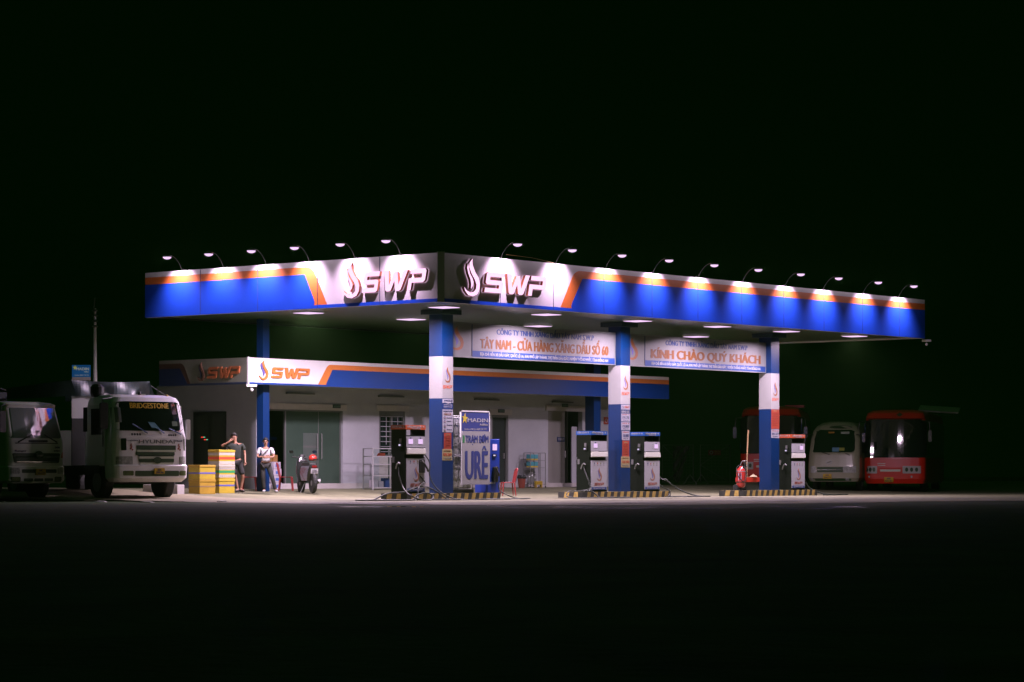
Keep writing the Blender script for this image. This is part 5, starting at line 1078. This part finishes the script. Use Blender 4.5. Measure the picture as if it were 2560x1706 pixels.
o = thing('yellow_crate', 'small yellow crate low on the metal rack', 'crate', (u0+.2, vv-.12, g0_+.0)); m = MB(); m.box(0, .34, 0, .1, .12, .24, mat('crate_yellow', (.45, .34, .02), .5)); m.box(.02, .32, -.002, .0, .14, .22, mat('crate_print', (.3, .2, .01), .5)); m.box(0, .03, 0, .1, 0, .12, YEL); m.box(.31, .34, 0, .1, 0, .12, YEL); m.build('crate_body', o)
g_ = (U(1304, 8.0), 8.0); o = thing('waste_bin', 'round red brown bin lined with a dark bag beside the metal rack', 'bin', (*g_, zg(*g_)))
m = MB(); m.lathe([(.11, 0), (.15, .36), (.155, .38), (.14, .38)], (0, 0, 0), mat('bin_red', (.22, .05, .03), .5), n=18); m.build('bucket', o)
m = MB(); m.lathe([(.158, .34), (.165, .39), (.13, .47), (.07, .46), (.02, .42)], (0, 0, 0), mat('bag_dark', (.02, .025, .025), .25, bump=1, scale=6), n=14); m.build('bag', o)

# ------------------------------------------------------------------ extinguisher, sand box, pole
uE = U(1852, -.2); t = thing('wheeled_extinguisher', 'large red wheeled fire extinguisher at the left end of the right island', 'extinguisher', (uE, -.2, ISH))
RX = mat('extinguisher_red', (.40, .03, .025), .3, coat=.3)
m = MB(); m.lathe([(.11, .1), (.15, .14), (.155, .3), (.155, .62), (.13, .72), (.06, .78), (.03, .82)], (0, 0, 0), RX, n=22); m.build('cylinder', t, smooth=True)
m = MB(); m.lathe([(.157, .26), (.159, .27), (.159, .29), (.157, .3)], (0, 0, 0), BLACK, n=22); m.lathe([(.157, .64), (.159, .645), (.157, .66)], (0, 0, 0), INKW, n=22); m.build('band', t)
m = MB(); m.M = Matrix.Rotation(CR+.3, 4, 'Z'); m.prism([(-.13, .34), (-.04, .34), (-.04, .6), (-.13, .6)], lambda a, b, d: (a, -math.sqrt(max(0, .158**2-a*a))-d, b), 0, .003, PAPER)
for z in (.38, .44, .5, .55): m.box(-.125, -.05, -.15, -.135, z, z+.02, NAVY)
m.build('printed_label', t)
m = MB(); m.M = Matrix.Rotation(CR, 4, 'Z'); m.tube([(.1, .05, .1), (.17, .03, .5), (.24, .0, .95), (.2, 0, 1.0), (.06, .0, 1.0), (.02, 0, .95), (-.02, 0, .85)], .014, STEEL, 7); m.build('handle', t)
m = MB(); m.M = Matrix.Rotation(CR, 4, 'Z'); m.tube([(0, 0, .83), (.12, -.1, .8), (.2, -.12, .6), (.15, -.17, .35), (.05, -.17, .3), (-.12, -.13, .5), (-.16, -.06, .75), (-.05, 0, .86)], .014, BLACK, 7); m.build('hose', t)
for s_ in (-1, 1): m = MB(); m.M = Matrix.Rotation(CR+1.1, 4, 'Z'); m.lathe([(.04, -.02), (.09, -.02), (.1, 0), (.09, .02), (.04, .02)], (.18*s_, .12, .1), RUBBER, 'x', 16); m.build('wheel', t)
m = MB(); m.M = Matrix.Rotation(CR+1.1, 4, 'Z'); m.tube([(-.18, .12, .1), (.18, .12, .1)], .012, STEEL, 6); m.build('axle', t)
us = U(1866, -.2); t = thing('sand_box', 'low red fire sand box with dark base next to the wheeled extinguisher', 'sand box', (us, -.2, ISH)); ul = .8
m = MB(); m.box(.03, ul-.03, .03, .42, 0, .28, BLACK); m.build('base', t)
m = MB(); m.box(0, ul, 0, .45, .28, .44, RED); m.box(.04, ul-.04, .04, .41, .44, .46, mat('sand', (.2, .15, .07), .9, noise=.3)); m.build('tray', t)
o = thing('wooden_pole', 'tall thin tan wooden pole standing in the red sand box', 'pole', (us+.32, .0, ISH+.44)); m = MB(); m.tube([(0, 0, 0), (.05, .02, .8), (.13, .03, 1.62)], .022, mat('bare_wood', (.36, .24, .11), .7, noise=.2, scale=10), 8); m.lathe([(.026, -.03), (.03, 0), (.026, .03)], (.02, .01, .4), STEEL, n=8); m.build('shaft', o)
o = thing('shop_rag', 'crumpled pale rag lying on the red sand box', 'rag', (us+.5, -.15, ISH+.46)); m = MB(); m.lathe([(.14, 0), (.11, .03), (.05, .05), (.03, .09), (.005, .1)], (0, 0, 0), mat('rag_cloth', (.3, .26, .15), .9, bump=1, scale=8), n=9); m.build('cloth', o)
o = thing('jerry_can', 'black hose reel and can behind the wheeled extinguisher', 'can', (us+.05, .1, ISH+.46)); m = MB(); m.lathe([(.05, 0), (.12, .02), (.12, .2), (.07, .26), (.03, .3)], (0, 0, 0), BLACK, n=12); m.build('can_body', o); m = MB(); m.tube([(-.03, 0, .29), (-.03, 0, .34), (.03, 0, .34), (.03, 0, .29)], .01, STEEL, 5); m.build('handle', o)

# ------------------------------------------------------------------ gates at the back
GM = mat('gate_metal', (.13, .15, .12), .5, metal=.3)
def gate(px0, px1, Y, zt, lab, feet, sign):
    a = at(px0, Y); b = at(px1, Y); Lg = math.hypot(a[0]-b[0], a[1]-b[1]); z = .27
    t = thing('metal_gate', lab, 'gate', (a[0], a[1], z), CR, 'metal gates behind the station')
    m = MB(); m.tube([(0, 0, .12), (Lg, 0, .12), (Lg, 0, zt), (0, 0, zt)], .025, GM, 6, closed=True); m.build('frame', t)
    m = MB()
    if sign: m.tube([(0, 0, zt*.5), (Lg, 0, zt)], .015, GM, 5); m.tube([(0, 0, zt*.5), (Lg, 0, .12)], .015, GM, 5)
    else: m.tube([(0, 0, zt), (Lg*.5, 0, zt*.6)], .015, GM, 5); m.tube([(0, 0, .12), (Lg*.5, 0, zt*.3)], .015, GM, 5)
    m.build('brace', t)
    for x in feet:
        m = MB(); m.tube([(x, 0, .45), (x-.3, -.2, 0)], .02, GM, 5); m.tube([(x, 0, .45), (x+.3, -.2, 0)], .02, GM, 5); m.build('foot', t)
    m = MB()     # wire mesh of the leaf
    n = int(Lg/.14)
    for k in range(1, n): m.tube([(k*Lg/n, .01, .12), (k*Lg/n, .01, zt)], .003, GM, 3)
    for k in range(1, 12): m.tube([(0, .015, .12+k*(zt-.12)/12), (Lg, .015, .12+k*(zt-.12)/12)], .003, GM, 3)
    m.build('mesh_infill', t)
    return t, Lg
gate(1656, 1733, 110, 1.68, 'grey metal gate with torn plastic sheeting, behind the middle pumps', (1.15,), False)
t, Lg = gate(1751, 1825, 110, 1.68, 'grey cross-braced metal gate carrying a small red sign', (.05,), True)
o = thing('warning_sign', 'small red sign wired to the cross-braced gate', 'sign', (*at(1771, 109.8), 1.52), CR); m = MB(); m.box(0, .52, -.02, 0, 0, .22, mat('sign_red_dark', (.3, .03, .015), .6)); ring(m, .12, .11, .08, FRONT(-.02), INKW, .004); ring(m, .12, .11, .045, FRONT(-.02), PRD, .008)
m.text('CẤM LỬA', .22, .5, .12, .05, FRONT(-.02), YPLATE, bold=.03); m.text('NO FIRE', .26, .46, .04, .04, FRONT(-.02), YPLATE); m.build('board', o)
o = thing('plastic_sheet', 'torn shiny plastic sheeting draped over the gate behind the pumps', 'sheet', (*at(1674, 109.6), .5), CR)
vs = []; fs = []; nx, nz = 10, 14
for j in range(nz+1):
    for i in range(nx+1):
        f = j/nz; x = (.12+.65*i/nx*(1-.0*f))*(.45+.65*f)+.1*(1-f); vs.append((x, -.05*math.sin(i*1.9+j*.5)-.04*math.sin(j*1.3+i), .05+1.35*f-.2*math.sin(i/nx*3.14)*(1-f)))
for j in range(nz):
    for i in range(nx):
        if (i*7+j*3) % 5 != 1: a = j*(nx+1)+i; fs.append((a, a+1, a+nx+2, a+nx+1))
m = MB(); m.add(vs, fs, mat('plastic_film', (.05, .065, .045), .15, bump=1, scale=6)); m.build('film', o)
# ------------------------------------------------------------------ left background
g = at(401, 79); t = thing('concrete_block', 'low whitewashed concrete block behind the wheel of the tarp-covered truck', 'block', (g[0]-.6, g[1]+.7, zg(*g)), 0)
g2 = at(443, 78.4); t.location = (g2[0], g2[1], -.01)
m = MB(); m.box(0, .30, 0, 1.5, 0, .46, PLINTH); m.build('block_body', t, bevel=.02); m = MB(); m.box(.01, .29, -.004, 0, .01, .1, mat('mud_stain', (.12, .10, .07), .9, noise=.4, scale=9)); m.build('mud_stain', t)
g = at(237.5, 84.5); t = thing('flag_pole', 'tall thin grey pole rising behind the tarp-covered truck', 'pole', (*g, 0)); zt = H(772, 84.5)
m = MB(); m.tube([(0, 0, 0), (0, 0, zt*.6), (0, 0, zt)], [.10, .07, .04], mat('pole_grey', (.6, .62, .58), .6), 10); m.build('shaft', t); m = MB()
for k in range(4): m.lathe([(.05, 0), (.10, .02), (.10, .05), (.05, .08)], (0, 0, zt-.1-.17*k+.0), GM, n=8)
m.tube([(-.05, 0, zt), (.0, 0, zt+.35)], .02, GM, 5); m.build('finial', t)
a = at(180, 84); t = thing('blue_sign', 'small blue sign with yellow star above the truck tarp', 'sign board', (*a, 0), CR); wS = 46*84/F; z0 = H(951, 84); z1 = H(913, 84)
m = MB(); m.box(0, wS, 0, .04, z0+.1, z1, mat('sign_blue', (.01, .13, .36), .5, emit=.16)); m.box(0, wS, 0, .04, z0, z0+.1, PLINTH); m.build('board', t)
m = MB(); m.text('MADIN', .22*wS, .92*wS, z0+.32, .08, FRONT(0), mat('sign_ink', (.5, .55, .45), .5, emit=.25), d=.003); m.text('AdBlue', .66*wS, .9*wS, z0+.25, .04, FRONT(0), mat('sign_ink', (.5, .55, .45), .5, emit=.25), d=.003); m.text('Hotline 0889 778 779', .15*wS, .9*wS, z0+.15, .025, FRONT(0), mat('sign_ink', (.5, .55, .45), .5, emit=.25), d=.003)
m.prism([(.17*wS+(.08 if k % 2 == 0 else .035)*math.sin(k*.628), z0+.4+(.08 if k % 2 == 0 else .035)*math.cos(k*.628)) for k in range(10)], FRONT(0), 0, .004, mat('sign_star', (.5, .5, .1), .5, emit=.3)); m.build('lettering', t)
for x in (.05, wS-.05): m = MB(); m.tube([(x, .06, 0), (x, .06, z1)], .02, GM, 6); m.build('post', t)
# litter on the ground
for i, (px, Y) in enumerate(((365, 71.5), (250, 72.5), (555, 72.5))):
    g = at(px, Y); m = MB(); zz = -.006 if Y < 73 and px < 500 else zg(*g)
    m.lathe([(.16-.03*i, 0), (.1, .03), (.03, .04), (.005, .045)], (0, 0, 0), mat('paper_scrap', (.5, .5, .45), .8), n=7)
    o = m.build('paper_scrap'); o.location = (g[0], g[1], zz); o.scale = (1.6, .7, 1); o.rotation_euler = (0, 0, CR+.3*i); tag(o, ('pale paper scrap on the road in front of the tarp-covered truck wheel', 'small pale scrap on the road between the two trucks', 'pale scrap on the concrete in front of the box stacks')[i], 'litter')

# ------------------------------------------------------------------ thin green haze added for glow round the lamps
hz = bpy.data.materials.new('haze_air'); hz.use_nodes = True; t_ = hz.node_tree; t_.nodes.clear()
o_ = t_.nodes.new('ShaderNodeOutputMaterial'); v_ = t_.nodes.new('ShaderNodeVolumePrincipled')
v_.inputs['Color'].default_value = (.45, 1, .3, 1); v_.inputs['Density'].default_value = .0003; v_.inputs['Anisotropy'].default_value = .85
t_.links.new(v_.outputs[0], o_.inputs['Volume'])
m = MB(); m.box(-305, 305, -305, 305, -1.05, 12, WHITE); o = m.build('haze'); o.data.materials.clear(); o.data.materials.append(hz); o['kind'] = 'stuff'
